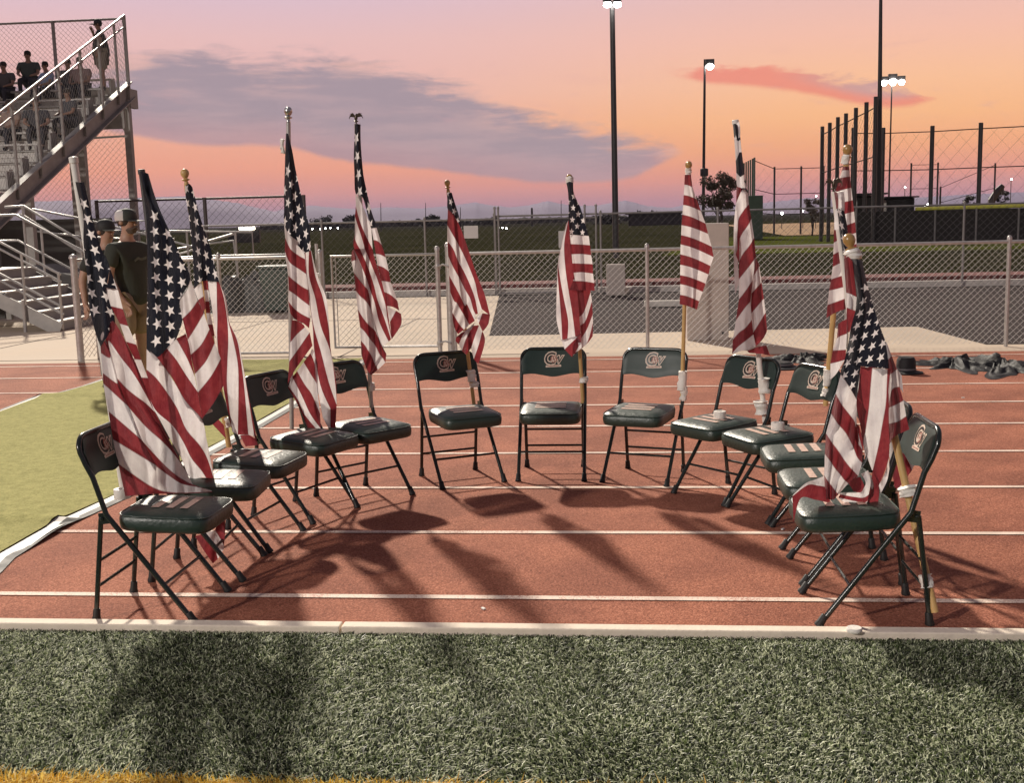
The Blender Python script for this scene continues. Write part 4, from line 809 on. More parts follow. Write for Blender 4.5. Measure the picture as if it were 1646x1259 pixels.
# black hats
def hat(label, x, y, r, h):
    G_ = gnd(x, y); mb = MB().lathe([(r*1.7, 0), (r*1.75, .012), (r*1.05, .03), (r, .05), (r*.96, h*.8), (r*.8, h), (r*.3, h*.97), (.001, h*.95)], (G_.x, G_.y, 0), 28)
    o = mb.build('hat', m_cloth, smooth=True); tag(o, label, 'hat', None); b = MB().lathe([(r*1.03, .03), (r*1.03, .055)], (G_.x, G_.y, 0), 28).build('hat_band', mat('hat_band', (.10, .10, .11), .6, .2, 10), o); return o
hat('tall black brimmed hat standing on the track right of the nearest right flag', 1456, 600, .10, .17)
hat('low black hat on the track just behind the chair with the white pole', 1257, 592, .12, .07)
# tape rolls, lid, crumb
def roll(x, y, Y, label):
    p = at(x, y, Y); o = MB().lathe([(.018, 0), (.036, 0), (.037, .004), (.037, .040), (.036, .044), (.018, .044), (.018, 0)], (p.x, p.y, .481), 24).build('tape_roll', m_tape, smooth=True); tag(o, label, 'tape roll', 'rolls of white tape on the seats'); return o
roll(1157, 668, 6.98, 'white tape roll on the seat of the chair with the thick white pole')
roll(1250, 690, 6.58, 'white tape roll on the seat of the chair beside the leaning wooden pole')
roll(197, 800, 4.97, 'flat white tape roll tucked under the flag on the nearest left seat')
G_ = gnd(1373, 1016, .035); tag(MB().lathe([(.001, 0), (.028, 0), (.031, .004), (.031, .014), (.028, .018), (.001, .0185)], (G_.x, G_.y, .035), 24).build('plastic_lid', m_tape, smooth=True), 'small round white lid lying on the pale kerb at the right', 'lid')
for i, (x, y) in enumerate(((1548, 640), (1258, 852), (777, 980))):
    G_ = gnd(x, y); tag(MB().box((G_.x, G_.y, .004), (.025, .012, .006), rz=i*1.1).build('litter', m_paper, bevel=.001), ['scrap of white litter on the track at the right', 'tiny white scrap on the track near the right chairs', 'tiny pale scrap on the track in the lower centre'][i], 'litter')
# ================================================================== GREEN TURF MAT across the track
MATP = [(-3.24, 5.35), (-3.33, 5.62), (-3.34, 6.3), (-3.24, 7.4), (-3.20, 9.3), (-3.24, 11.5), (-3.32, 14.25), (-5.95, 14.25), (-5.86, 12.1), (-5.98, 11.6), (-6.0, 11.4), (-5.88, 10.1), (-5.9, 7.5), (-5.9, 4.8), (-3.3, 4.95)]
m_mat = mat('mat_green', (.30, .30, .11), .95, .14, 75, 1.0, 110, col2=(.46, .43, .18), spec=.1)
mroot = empty('turf_mat', (-4.6, 9, 0), 0, 'tan green turf mat with pale edging laid across the track on the left', 'mat'); bpy.context.view_layer.update(); lk = lkt(mroot)
mb = MB(); nx, ny = 40, 150; vs = []; 
def mz(x, y): return .022+.030*math.exp(-((y-6.28-.05*math.sin(x*3))/.06)**2)+.018*math.exp(-((y-11.35)/.10)**2)+.018*math.exp(-((y-14.0)/.05)**2)
def edge_r(y): 
    ys = [4.9, 5.35, 5.62, 6.3, 7.4, 9.3, 11.5, 14.25]; xs = [-3.16, -3.24, -3.31, -3.33, -3.24, -3.20, -3.22, -3.30]; return float(np.interp(y, ys, xs))
def edge_l(y): return float(np.interp(y, [4.9, 7.5, 10.2, 11.4, 11.55, 12.1, 14.25], [-6.6, -6.1, -5.88, -6.02, -5.9, -5.86, -5.98]))
for j in range(ny+1):
    y = 4.75+(14.25-4.75)*j/ny
    for i in range(nx+1):
        x = edge_l(y)+(edge_r(y)-edge_l(y))*i/nx; vs.append((x, y, mz(x, y)+.003*math.sin(x*7+y*3)))
fs = [(j*(nx+1)+i, j*(nx+1)+i+1, (j+1)*(nx+1)+i+1, (j+1)*(nx+1)+i) for j in range(ny) for i in range(nx)]
lk(mb.add(vs, fs), 'turf_surface', m_mat, smooth=True, recalc=False)
e = MB(); m_edge = mat('mat_binding', (.62, .60, .55), .6, .1, 20); m_edgeb = mat('mat_backing', (.02, .02, .022), .7, .2, 10)
ys = [4.75+9.5*j/120 for j in range(121)]
for off, zz, w, M_, nm in ((.0, .012, .085, m_edge, 'edge_binding'), (.055, .006, .05, m_edgeb, 'backing')):
    for s, ef in ((1, edge_r), (-1, edge_l)):
        q = MB()
        pr = [((ef(y)+s*off, y, mz(ef(y), y)+zz-.018), (ef(y)+s*(off+w), y, .005+(.02*math.exp(-((y-6.1)/.25)**2) if s > 0 else 0))) for y in ys]
        for (a, b_), (c_, d_) in zip(pr[:-1], pr[1:]): q.quad(a, b_, d_, c_)
        lk(q, nm, M_, recalc=False)
    pass
# ================================================================== LIGHT POLES, NETS, FIELD FURNITURE
m_lamp = bpy.data.materials.new('lamp_glow'); m_lamp.use_nodes = True; _b = m_lamp.node_tree.nodes['Principled BSDF']; _b.inputs['Emission Color'].default_value = (1, .97, .92, 1); _b.inputs['Emission Strength'].default_value = 30
m_warm = bpy.data.materials.new('warm_glow'); m_warm.use_nodes = True; _b = m_warm.node_tree.nodes['Principled BSDF']; _b.inputs['Emission Color'].default_value = (1, .88, .7, 1); _b.inputs['Emission Strength'].default_value = 14
def pole(label, xt, yt, xb, yb, Y, r0_, r1_, heads, cat='light pole', name='light_pole', mm=None, collar=None):
    T0 = at(xt, yt, Y); B0 = at(xb, yb, Y); B0.z = -.02; root = empty(name, (B0.x, B0.y, 0), 0, label, cat); bpy.context.view_layer.update(); lk = lkt(root)
    lk(MB().tube([B0, Vector((T0.x, T0.y, T0.z))], [r0_, r1_], 12), 'pole', mm or m_darkmetal, smooth=True)
    if collar: p = at(*collar, Y); lk(MB().lathe([(r0_*1.3, -.3), (r0_*2.3, -.25), (r0_*2.3, .25), (r0_*1.3, .3)], p, 12), 'collar', m_darkmetal)
    s = Y/1873
    for (x, y, w, h) in heads:
        p = at(x, y, Y-.3); hd = lk(MB().box(p, (w*s, .5, h*s)).tube([p, (T0.x, T0.y, p.z)], .05, 6), 'lamp_head', m_darkmetal)
        g = MB(); g.lathe([(.02*w*s, 0), (w*s*.42, .02), (w*s*.46, .12), (w*s*.3, h*s*.6), (.01, h*s*.62)], p+Vector((0, -.05, -h*s*.5)), 12, (0, -.5, -1)); lk(g, 'lamp_lens', m_lamp, smooth=True)
    return root
pole('thick dark light pole in the centre with twin lamps at the top edge', 984, 4, 990, 400, 50, .135, .105, [(976, 1, 13, 6), (992, 1, 13, 6)])
pole('slimmer dark pole with a single bright lamp pointing right', 1133, 95, 1130, 375, 88, .13, .08, [(1141, 100, 13, 9)], collar=(1132, 277))
pole('very tall dark pole beside the batting net rising out of the picture', 1416, -25, 1412, 388, 62, .16, .08, [])
pole('thin distant pole with a row of three glaring sports lamps', 1434, 120, 1428, 342, 190, .16, .10, [(1421, 127, 11, 8), (1435, 124, 13, 10), (1449, 126, 11, 8)], collar=None)
m_net = mat('net_cord', (.05, .045, .045), .95, .2, 3, spec=.1)
# tall batting net : each its own structure
def net(label, posts, Yb, rails, group=None, r=.09, meshc=.5, mm=None, cat='net'):
    # posts: (x, ytop, ybase, Y)
    P = [(at(x, yt, Y), Y) for x, yt, Y in posts]; root = empty('ball_net', (P[0][0].x, P[0][0].y, 0), 0, label, cat, group); bpy.context.view_layer.update(); lk = lkt(root); mm = mm or m_darkmetal
    for p, Y in P: lk(MB().tube([(p.x, p.y, -.02), p], r, 8), 'post', mm, smooth=True)
    for f in rails: lk(MB().tube([(p.x, p.y, p.z*f) for p, Y in P], .03, 6), 'rail', m_net)
    w = MB()
    for (p, _), (q, _) in zip(P[:-1], P[1:]): mesh_wires((p.x, p.y), (q.x, q.y), .1, min(p.z, q.z)*rails[0], meshc, .0045, w)
    lk(w, 'net_mesh', m_net, recalc=False); return root
net('tall dark batting cage with seven stepped posts', [(1322, 203, 70), (1334, 197, 68.5), (1347, 188, 67), (1360, 182, 65.5), (1376, 173, 64), (1393, 164, 62.5), (1408, 155, 61)], 66, (.93, .60), r=.11, meshc=.42)
net('high backstop netting stretching right from behind the batting cage', [(1372, 205, 72), (1420, 205, 71), (1499, 202, 68), (1577, 197, 66), (1668, 192, 64), (1780, 186, 62)], 66, (.95, .62, .30), r=.12, meshc=.9)
net('lower pale ball net at the left of the batting cage', [(1212, 254, 95), (1245, 268, 96), (1288, 267, 96), (1324, 266, 96)], 95, (.97, .6, .3), r=.08, meshc=1.0)
net('distant net with thin posts beyond the backstop', [(1465, 262, 120), (1508, 261, 120), (1512, 300, 120), (1600, 262, 120)], 120, (.97, .6), r=.09, meshc=1.2)
# slatted green wall behind the tall narrow flag
q = MB(); 
for k in range(6):
    x = 1196+3.4*k; p = at(x, 262-1.8*k, 84-.8*k); q.box((p.x, p.y, p.z/2), (.10, .10, p.z))
o = q.build('slatted_screen', mat('slat_green', (.16, .18, .14), .7, .2, 4)); tag(o, 'pale green slatted screen rising behind the tall narrow flag', 'screen')
p = at(1214, 336, 80); tag(MB().box((p.x, 80, 1.25+.2), (.95, .6, 2.9)).build('storage_box', mat('box_green', (.09, .13, .09), .7, .15, 4), bevel=.03), 'dull green shed box behind the right flags', 'shed')
# dark windscreen wall with yellow cap
root = empty('windscreen_fence', (14, 62, 0), 0, 'dark windscreen fence with a bright yellow top cap along the ball field', 'fence'); bpy.context.view_layer.update(); lk = lkt(root)
A_, B_ = at(1376, 345, 62), at(1780, 330, 58)
for nm, z0_, z1_, th, m_ in (('windscreen', .02, 1.66, .05, mat('windscreen_dark', (.032, .028, .026), .85, .25, .8)),):
    d = (B_-A_); L = math.hypot(d.x, d.y); lk(MB().box(((A_.x+B_.x)/2, (A_.y+B_.y)/2, (z0_+z1_)/2), (L, th, z1_-z0_), rz=math.atan2(d.y, d.x)), nm, m_)
C_ = at(1470, 341, 61); D_ = B_
m_cap = mat('yellow_cap', (.75, .72, .10), .5, .1, 2)
lk(MB().tube([(C_.x, C_.y-.15, 1.74), (D_.x, D_.y-.15, 1.78)], .085, 8), 'yellow_cap', m_cap, smooth=True)
for x in range(7): f = x/6; lk(MB().tube([(A_.x+(B_.x-A_.x)*f, A_.y+(B_.y-A_.y)*f-.08, 0), (A_.x+(B_.x-A_.x)*f, A_.y+(B_.y-A_.y)*f-.08, 1.9)], .05, 6), 'post', m_metal2)
# dark dugout block in the cage
for (x0, x1, y0, Y, lab) in ((1378, 1418, 318, 74, 'dark dugout wall inside the batting cage'), (1425, 1470, 322, 90, 'dark low shed with a slanting roof beyond the net')):
    a, b = at(x0, y0, Y), at(x1, y0-(4 if x0 > 1400 else 0), Y); mb = MB(); vs = [(a.x, Y, 0), (b.x, Y, 0), (b.x, Y+3, 0), (a.x, Y+3, 0), (a.x, Y, a.z), (b.x, Y, b.z), (b.x, Y+3, b.z+.2), (a.x, Y+3, a.z+.2)]
    mb.add(vs, [(3, 2, 1, 0), (4, 5, 6, 7), (0, 1, 5, 4), (1, 2, 6, 5), (2, 3, 7, 6), (3, 0, 4, 7)]); mb.box(((a.x+b.x)/2, Y+1.4, a.z+.22), (b.x-a.x+.5, 3.6, .1))
    o = mb.build('dugout', mat('dugout_dark', (.05, .045, .045), .8, .3, 1)); tag(o, lab, 'dugout')
# row of building / trees at horizon
def tree(label, x, ytop, Y, wpx, trunkpx=.35, seed=0, col=(.05, .055, .03), n=2600, cat='tree', leaf=.11, name='tree', low=.25, gap=True):
    rng = np.random.default_rng(seed); T0 = at(x, ytop, Y); H = T0.z; s = Y/1873; Wd = wpx*s; root = empty(name, (T0.x, Y, 0), 0, label, cat); bpy.context.view_layer.update(); lk = lkt(root)
    tk = MB().tube([(T0.x, Y, -.05), (T0.x+.03*H, Y, H*.3), (T0.x, Y, H*.6)], [Wd*.05, Wd*.035, Wd*.015], 8)
    cl = []
    for k in range(9):
        a = 2*math.pi*k/9+rng.uniform(-.3, .3); rr_ = Wd*.5*rng.uniform(.35, .95); e = Vector((T0.x+math.cos(a)*rr_, Y+math.sin(a)*rr_*.8, H*rng.uniform(low+.15, .95)))
        tk.tube([(T0.x, Y, H*rng.uniform(low*.7, .5)), (T0.x+math.cos(a)*rr_*.5, Y+math.sin(a)*rr_*.4, (e.z+H*.4)/2), e], [Wd*.02, Wd*.012, Wd*.004], 5); cl.append((e, Wd*rng.uniform(.09, .2)))
    for k in range(8): cl.append((Vector((T0.x+rng.uniform(-.3, .3)*Wd, Y+rng.uniform(-.3, .3)*Wd, H*rng.uniform(low+.2, .9))), Wd*rng.uniform(.1, .18)))
    lk(tk, 'trunk', mat('bark', (.07, .05, .04), .9, .3, 6))
    mb = MB(); vs = []; fs = []
    for i in range(n):
        c, r_ = cl[rng.integers(len(cl))]; d = rng.normal(0, 1, 3); d /= np.linalg.norm(d)+1e-9; rr_ = r_*rng.uniform(.4, 1.15)
        p = Vector((c.x+d[0]*rr_, c.y+d[1]*rr_, max(H*low*.6, c.z+d[2]*rr_*.8))); u = Vector(rng.normal(0, 1, 3)).normalized(); v = u.orthogonal().normalized(); L = leaf*rng.uniform(.6, 1.4)
        k = len(vs); vs += [p-u*L, p+v*L*.5, p+u*L, p-v*L*.5]; fs.append((k, k+1, k+2, k+3))
    mb.add(vs, fs); lk(mb, 'crown', mat('leaves_%d' % int(col[0]*1000), col, .8, .4, 2.5), recalc=False); return root
tree('dark bushy tree beside the pole with the single lamp', 1157, 272, 82, 66, seed=3, n=5200, leaf=.085, col=(.11, .08, .05))
tree('small pale feathery tree at the left of the batting cage', 1306, 316, 88, 32, seed=5, n=1400, leaf=.08, col=(.16, .12, .09))
for i, (x, yt, w, Y) in enumerate(((518, 350, 46, 420), (570, 348, 40, 460), (690, 349, 40, 430), (790, 352, 34, 420), (975, 346, 46, 300), (1040, 343, 60, 300), (1610, 306, 30, 150), (1560, 312, 26, 160))):
    tree(['low dark tree on the horizon at the left end of the tree line', 'wide low dark tree on the horizon between two left flags', 'low dark tree on the horizon left of the curved flag', 'small low tree on the horizon right of the far gate post', 'rounded dark tree on the horizon left of the thick pole', 'long dark tree on the horizon right of the thick pole', 'round dark tree far right beyond the yellow capped fence', 'smaller dark tree beside the crane arm on the right'][i], x, yt, Y, w, seed=20+i, n=900, leaf=.5*Y/420, col=(.03, .028, .022), low=.05)
hb = MB()
for i in range(110):
    x = 430+i*6.2+RNG.uniform(-3, 3); y = 349-.0247*(x-823)+RNG.uniform(-1.2, 1.2)+1; 
    if x > 1100: break
    p = at(x, y, 520); hb.lathe([(RNG.uniform(1.5, 3.2), 0), (RNG.uniform(1.2, 2.5), max(.5, p.z)*.7), (.2, max(.6, p.z))], (p.x, 520+RNG.uniform(-15, 15), 0), 7)
tag(hb.build('distant_scrub', mat('scrub_dark', (.03, .026, .022), .9, .3, .1)), 'thin dark line of scrub along the horizon', 'scrub', kind='stuff')
p0, p1 = at(1010, 345, 230), at(1094, 342, 230); mb = MB().box(((p0.x+p1.x)/2, 232, p0.z/2), (p1.x-p0.x, 9, p0.z)).box(((p0.x+p1.x)/2, 232, p0.z+.1), (p1.x-p0.x+1.2, 10, .25)); tag(mb.build('low_building', mat('roof_dark', (.07, .06, .06), .8, .2, .3)), 'long low dark roofed building on the horizon left of the tree', 'building')
# utility pole with crossarms
pole('tiny utility pole with crossarms on the horizon left of the centre flag', 855, 334, 855, 357, 300, .35, .25, [], cat='utility pole', name='utility_pole')
for i, (x, y) in enumerate(((612, 326), (684, 326), (740, 333), (902, 322))): pole(['thin mast on the horizon between two left flags', 'thin mast on the horizon just left of the curved flag', 'thin mast behind the curved flag', 'thin mast left of the centre flag'][i], x, y, x, 357, 240, .10, .06, [], cat='mast', name='mast')
# distant lamps
LP = [(495, 368), (502, 368), (515, 368), (523, 367), (531, 366.5), (543, 366.5), (802, 366), (808, 366), (814, 367), (1257, 343), (1291, 339), (1399, 333), (1424, 331), (1439, 330), (1465, 331), (1487, 331), (1492, 329), (1455, 301), (1626, 288), (1312, 315), (306, 372), (320, 372)]
for i, (x, y) in enumerate(LP):
    Y = 170 if x < 1000 else 130; p = at(x, y, Y); s = Y/1873; r_ = (1.1 if i not in (13, 16, 9, 11) else 2.2)*s
    b = MB(); b.lathe([(.001, -r_), (r_*.8, -r_*.6), (r_, 0), (r_*.8, r_*.6), (.001, r_)], p, 10); b.tube([(p.x, p.y, -.02), (p.x, p.y, p.z-r_)], .05, 5) if False else None
    o = b.build('distant_lamp', m_lamp, smooth=True); tag(o, 'small far off lamp glowing low on the horizon', 'lamp', 'distant lamps along the horizon')
    st_ = MB().tube([(p.x, p.y+.1, -.02), (p.x, p.y+.1, p.z)], .04, 5).build('lamp_post', m_darkmetal, o)
# crane arm silhouette
a, b, c = at(1594, 322, 140), at(1604, 306, 140), at(1612, 298, 140); cr_ = MB().tube([(a.x, a.y, a.z-1.0), a, b, c], [.5, .42, .4, .3], 6).tube([c, (c.x, c.y, c.z-1.1)], .15, 6); tag(cr_.build('crane_arm', m_darkmetal), 'dark digger arm raised against the sky at the far right', 'crane')
# scoreboard-like lit strip at left
p = at(397, 367, 120); o = MB().box((p.x, 120, p.z), (1.6, .3, .28)).build('lit_strip', m_warm); tag(o, 'bright lit panel far off just right of the left handrails', 'lit panel'); MB().box((p.x-.4, 120.2, (p.z-.2)/2), (3.4, .4, p.z-.2)).build('panel_base', m_darkmetal, o)
# ================================================================== BLEACHERS
XS = -13.42
def slope_z(y): return 2.27+(5.30-2.27)*(y-24.4)/(31-24.4)
bl = empty('bleachers', (XS, 24, 0), 0, 'aluminium grandstand bleachers rising at the left edge with chain link guard fences', 'bleachers'); bpy.context.view_layer.update(); lk = lkt(bl)
m_seat = mat('bleacher_aluminium', (.50, .48, .45), .5, .18, 6, metal=.15)
m_bsteel = mat('bleacher_steel', (.34, .32, .30), .6, .2, 6, metal=.15)
nr = 10; XL = -27
for i in range(nr):
    y = 24.4+.72*i; z = slope_z(y)
    for k in range(3): lk(MB().box(((XS+XL)/2-.12, y-.02+.09*k+.30, z+.47), (XS-XL-.5, .075, .04)), 'bench_plank', m_seat) if k < 2 else None
    lk(MB().box(((XS+XL)/2-.12, y+.05, z+.02), (XS-XL-.3, .26, .04)), 'foot_plank', m_seat)
    lk(MB().box(((XS+XL)/2-.12, y+.52, z+.14), (XS-XL-.3, .03, .30)), 'riser_plank', m_seat)
    lk(MB().box((XS-.4, y+.3, z+.22), (.05, .3, .44)), 'bench_bracket', m_bsteel)
# stringer (deep sloping beam) with flanges
d = Vector((0, 31.3-23.4, slope_z(31.3)-slope_z(23.4))); ang = math.atan2(d.z, d.y); c = Vector((XS, 27.35, slope_z(27.35)))
rot = Matrix.Rotation(ang, 3, 'X')
sb = MB().box(c, (.03, d.length, .40), rot=rot).box(c+rot@Vector((.07, 0, .21)), (.17, d.length, .035), rot=rot).box(c+rot@Vector((.07, 0, -.21)), (.17, d.length, .035), rot=rot); lk(sb, 'stringer', m_bsteel)
lk(MB().box((XS+.05, 31.35, 5.2), (.12, .5, .5)), 'end_plate', m_bsteel)
# guard rail along the side: top rail, lower rail, posts, mesh
top = [(XS+.06, 23.2, slope_z(23.2)+1.98), (XS+.06, 31.2, slope_z(31.2)+1.98)]
lk(MB().tube(top, .03, 8), 'guard_rail', m_alu, smooth=True)
lk(MB().tube([(x, y, z-.28) for x, y, z in top], .022, 8), 'guard_rail', m_alu, smooth=True)
for y in (24.9, 26.0, 27.2, 28.4, 29.5, 30.5, 31.2):
    lk(MB().tube([(XS+.06, y, slope_z(y)-.1), (XS+.06, y, slope_z(y)+1.98)], .038, 8), 'guard_post', m_bsteel, smooth=True)
w = MB(); k = 23.2; cell = .16
while k < 31.2:          # sloping side mesh
    for s in (1, -1):
        y0_, y1_ = k, min(31.2, k+1.5*1.0); f = (y1_-k)/1.5
        za = slope_z(y0_)+(.3 if s > 0 else 1.9); zb = slope_z(y1_)+(.3+1.6*f if s > 0 else 1.9-1.6*f)
        w.tube([(XS+.05, y0_, za), (XS+.05, y1_, zb)], .0035, 3, cap=False)
    k += cell
lk(w, 'side_mesh', m_bsteel, recalc=False)
# back guard fence
zt = at(208, 29, 31.3).z; zb = slope_z(31.3)
lk(MB().tube([(XS, 31.3, zt), (XL, 31.3, zt)], .03, 8), 'back_rail', m_bsteel, smooth=True)
for x in (XS, XS-2.0, XS-4.2, XS-6.4): lk(MB().tube([(x, 31.3, zb-.3), (x, 31.3, zt)], .05, 8), 'back_post', m_bsteel, smooth=True)
lk(mesh_wires((XS, 31.3), (XL, 31.3), zb, zt, .14, .0035), 'back_mesh', m_bsteel, recalc=False)
# columns and under-structure
for (x, y) in ((XS+.0, 31.1), (XS-1.25, 30.9), (XS-.3, 28.4), (XS-.3, 26.0), (XS-4, 31), (XS-4, 27)):
    lk(MB().box((x, y, (slope_z(y)-.2)/2), (.17, .17, slope_z(y)-.2)), 'column', m_bsteel)
for z in (1.9, 4.2): lk(MB().tube([(XS, 31.1, z), (XS-6, 31.1, z-.15)], .03, 6), 'brace', m_bsteel)
lk(MB().tube([(XS, 31.1, 4.2), (XS-.5, 31.0, 5.0)], .03, 6), 'brace', m_bsteel)
lk(mesh_wires((XS-7, 31.2), (XS, 31.2), .1, 4.9, .16, .0035), 'under_mesh', m_bsteel, recalc=False)
lk(MB().box((XS-.5, 30.9, 4.65), (1.0, .08, .55)), 'gusset', m_bsteel)
# ---- stair tower in front with walkway
stt = empty('stairs', (-9.65, 20.1, 0), 0, 'grey steel stairs with pipe handrails going up to the left from the concrete', 'stairs'); bpy.context.view_layer.update(); lk = lkt(stt)
SY0, SY1 = 18.95, 21.2; n = 6; rise, run = .172, .30; x0 = -9.66
m_tread = mat('stair_metal', (.30, .29, .28), .55, .15, 5, metal=.3)
for i in range(n):
    xx = x0-run*i; zz = rise*(i+1)
    lk(MB().box((xx-.012, (SY0+SY1)/2, zz-rise/2), (.02, SY1-SY0, rise-.02)), 'riser', m_tread)
    lk(MB().box((xx-run/2+.01, (SY0+SY1)/2, zz-.012), (run+.03, SY1-SY0, .028)), 'tread', m_seat)
lk(MB().box((x0-run*n-2.2, (SY0+SY1)/2, rise*n-.03), (4.4, SY1-SY0, .07)), 'landing', m_seat)
for y in (SY0-.03, SY1+.03):
    a, b = Vector((x0+.05, y, .10)), Vector((x0-run*n, y, rise*n)); dd = b-a; c = (a+b)/2; lk(MB().box(c+Vector((0, 0, -.08)), (dd.length, .04, .24), rot=Matrix.Rotation(math.atan2(-dd.z, dd.x), 3, 'Y')), 'stair_stringer', m_bsteel)
    hx = [(x0+.1, .0), (x0-run*n, rise*n)]
    def hp(t, h): return Vector((x0+.10-(run*n+.1)*t, y+.05*(1 if y < 20 else -1), rise*n*t+h))
    for h in (.98, .86, .42, .30) if y < 20 else (.98, .5):
        lk(MB().tube([hp(0, h-.02), hp(1, h), hp(1, h)+Vector((-2.6, 0, .0))], .021, 8), 'handrail', m_alu, smooth=True)
    for t in (.02, .35, .75): lk(MB().tube([hp(t, -.1 if t > .1 else 0), hp(t, .98)], .024, 8), 'handrail_post', m_alu, smooth=True)
lk(MB().tube([(-10.2, SY0-.1, 0), (-10.2, SY0-.1, .55)], .03, 8), 'handrail_post', m_alu, smooth=True)
for x in (-11.7, -13.2):
    for y in (SY0+.1, SY1-.1): lk(MB().box((x, y, rise*n/2), (.1, .1, rise*n-.1)), 'column', m_bsteel)
# skirt panel, its dark colour standing for the shade below the walkway
lk(MB().box((-13.6, SY1+.1, .75), (3.4, .05, 1.4)), 'skirt_panel', mat('shade_dark', (.09, .085, .08), .8, .3, 2))
# ---- ramp with handrails running right behind the stairs
rp = empty('ramp', (-9, 23.2, 0), 0, 'long access ramp with white pipe handrails running down to the right behind the stairs', 'ramp'); bpy.context.view_layer.update(); lk = lkt(rp)
def prail(pts, Y, r=.021, nm='handrail'): lk(MB().tube([at(x, y, Y) for x, y in pts], r, 8), nm, m_alu, smooth=True)
prail([(8, 333), (38, 331), (130, 387), (212, 432)], 21.6, .024); prail([(2, 347), (36, 345), (134, 409)], 21.6)
prail([(52, 336), (130, 351), (215, 372), (330, 402)], 23.5); prail([(60, 372), (130, 380), (215, 385)], 24.0)
prail([(205, 378), (245, 371), (405, 373), (408, 420)], 24.5); prail([(170, 452), (235, 408), (300, 398), (375, 376)], 24.5, .026)
prail([(215, 400), (245, 392), (280, 384)], 24.5); prail([(230, 425), (300, 405), (340, 391), (375, 387), (380, 425)], 24.2)
prail([(130, 415), (235, 417), (330, 412), (470, 409)], 22.5)
for x, y in ((36, 331), (130, 387), (236, 372), (300, 372), (378, 373)): P_ = at(x, y, 24.0 if x > 200 else 21.6); lk(MB().tube([P_, (P_.x, P_.y, 0)], .024, 8), 'handrail_post', m_alu, smooth=True)
A_ = at(60, 400, 23.4); B_ = at(430, 460, 23.4)
q = MB(); q.add([(A_.x, 22.7, 1.0), (B_.x, 22.7, .05), (B_.x, 24.1, .05), (A_.x, 24.1, 1.0), (A_.x, 22.7, 0), (B_.x, 22.7, 0), (B_.x, 24.1, 0), (A_.x, 24.1, 0)], [(0, 1, 2, 3), (4, 7, 6, 5), (0, 4, 5, 1), (2, 6, 7, 3), (0, 3, 7, 4), (1, 5, 6, 2)]); lk(q, 'ramp_deck', mat('ramp_dark', (.12, .115, .11), .8, .3, 2))
# dark panel put in for the shade behind the ramp
tag(MB().box((-17, 29.8, 1.0), (7, .1, 2.0)).build('shade_panel', mat('shade_dark', (.09, .085, .08))), 'dark panel standing for the shade under the bleachers behind the ramp', 'screen')

# ================================================================== PEOPLE
m_skin = mat('skin', (.42, .25, .18), .55, .12, 20); m_skind = mat('skin_dark', (.30, .18, .13), .6, .12, 20)
def skin_mesh(name, joints, edges, m, parent, sub=2, inv=None):
    """joints: name -> ((x,y,z), radius)"""
    names = list(joints); me = bpy.data.meshes.new(name); me.from_pydata([joints[k][0] for k in names], [(names.index(a), names.index(b)) for a, b in edges], [])
    o = bpy.data.objects.new(name, me); COL.objects.link(o); md = o.modifiers.new('s', 'SKIN'); md.use_smooth_shade = True
    for v, k in zip(me.skin_vertices[0].data, names):
        r_ = joints[k][1]; v.radius = r_ if isinstance(r_, tuple) else (r_, r_)
    me.skin_vertices[0].data[0].use_root = True
    sd_ = o.modifiers.new('u', 'SUBSURF'); sd_.levels = sub; sd_.render_levels = sub
    bpy.context.view_layer.update(); dg = bpy.context.evaluated_depsgraph_get(); m2 = bpy.data.meshes.new_from_object(o.evaluated_get(dg)); o.modifiers.clear(); o.data = m2
    m2.materials.clear(); m2.materials.append(m); m2.polygons.foreach_set('use_smooth', [True]*len(m2.polygons))
    o.parent = parent
    return o
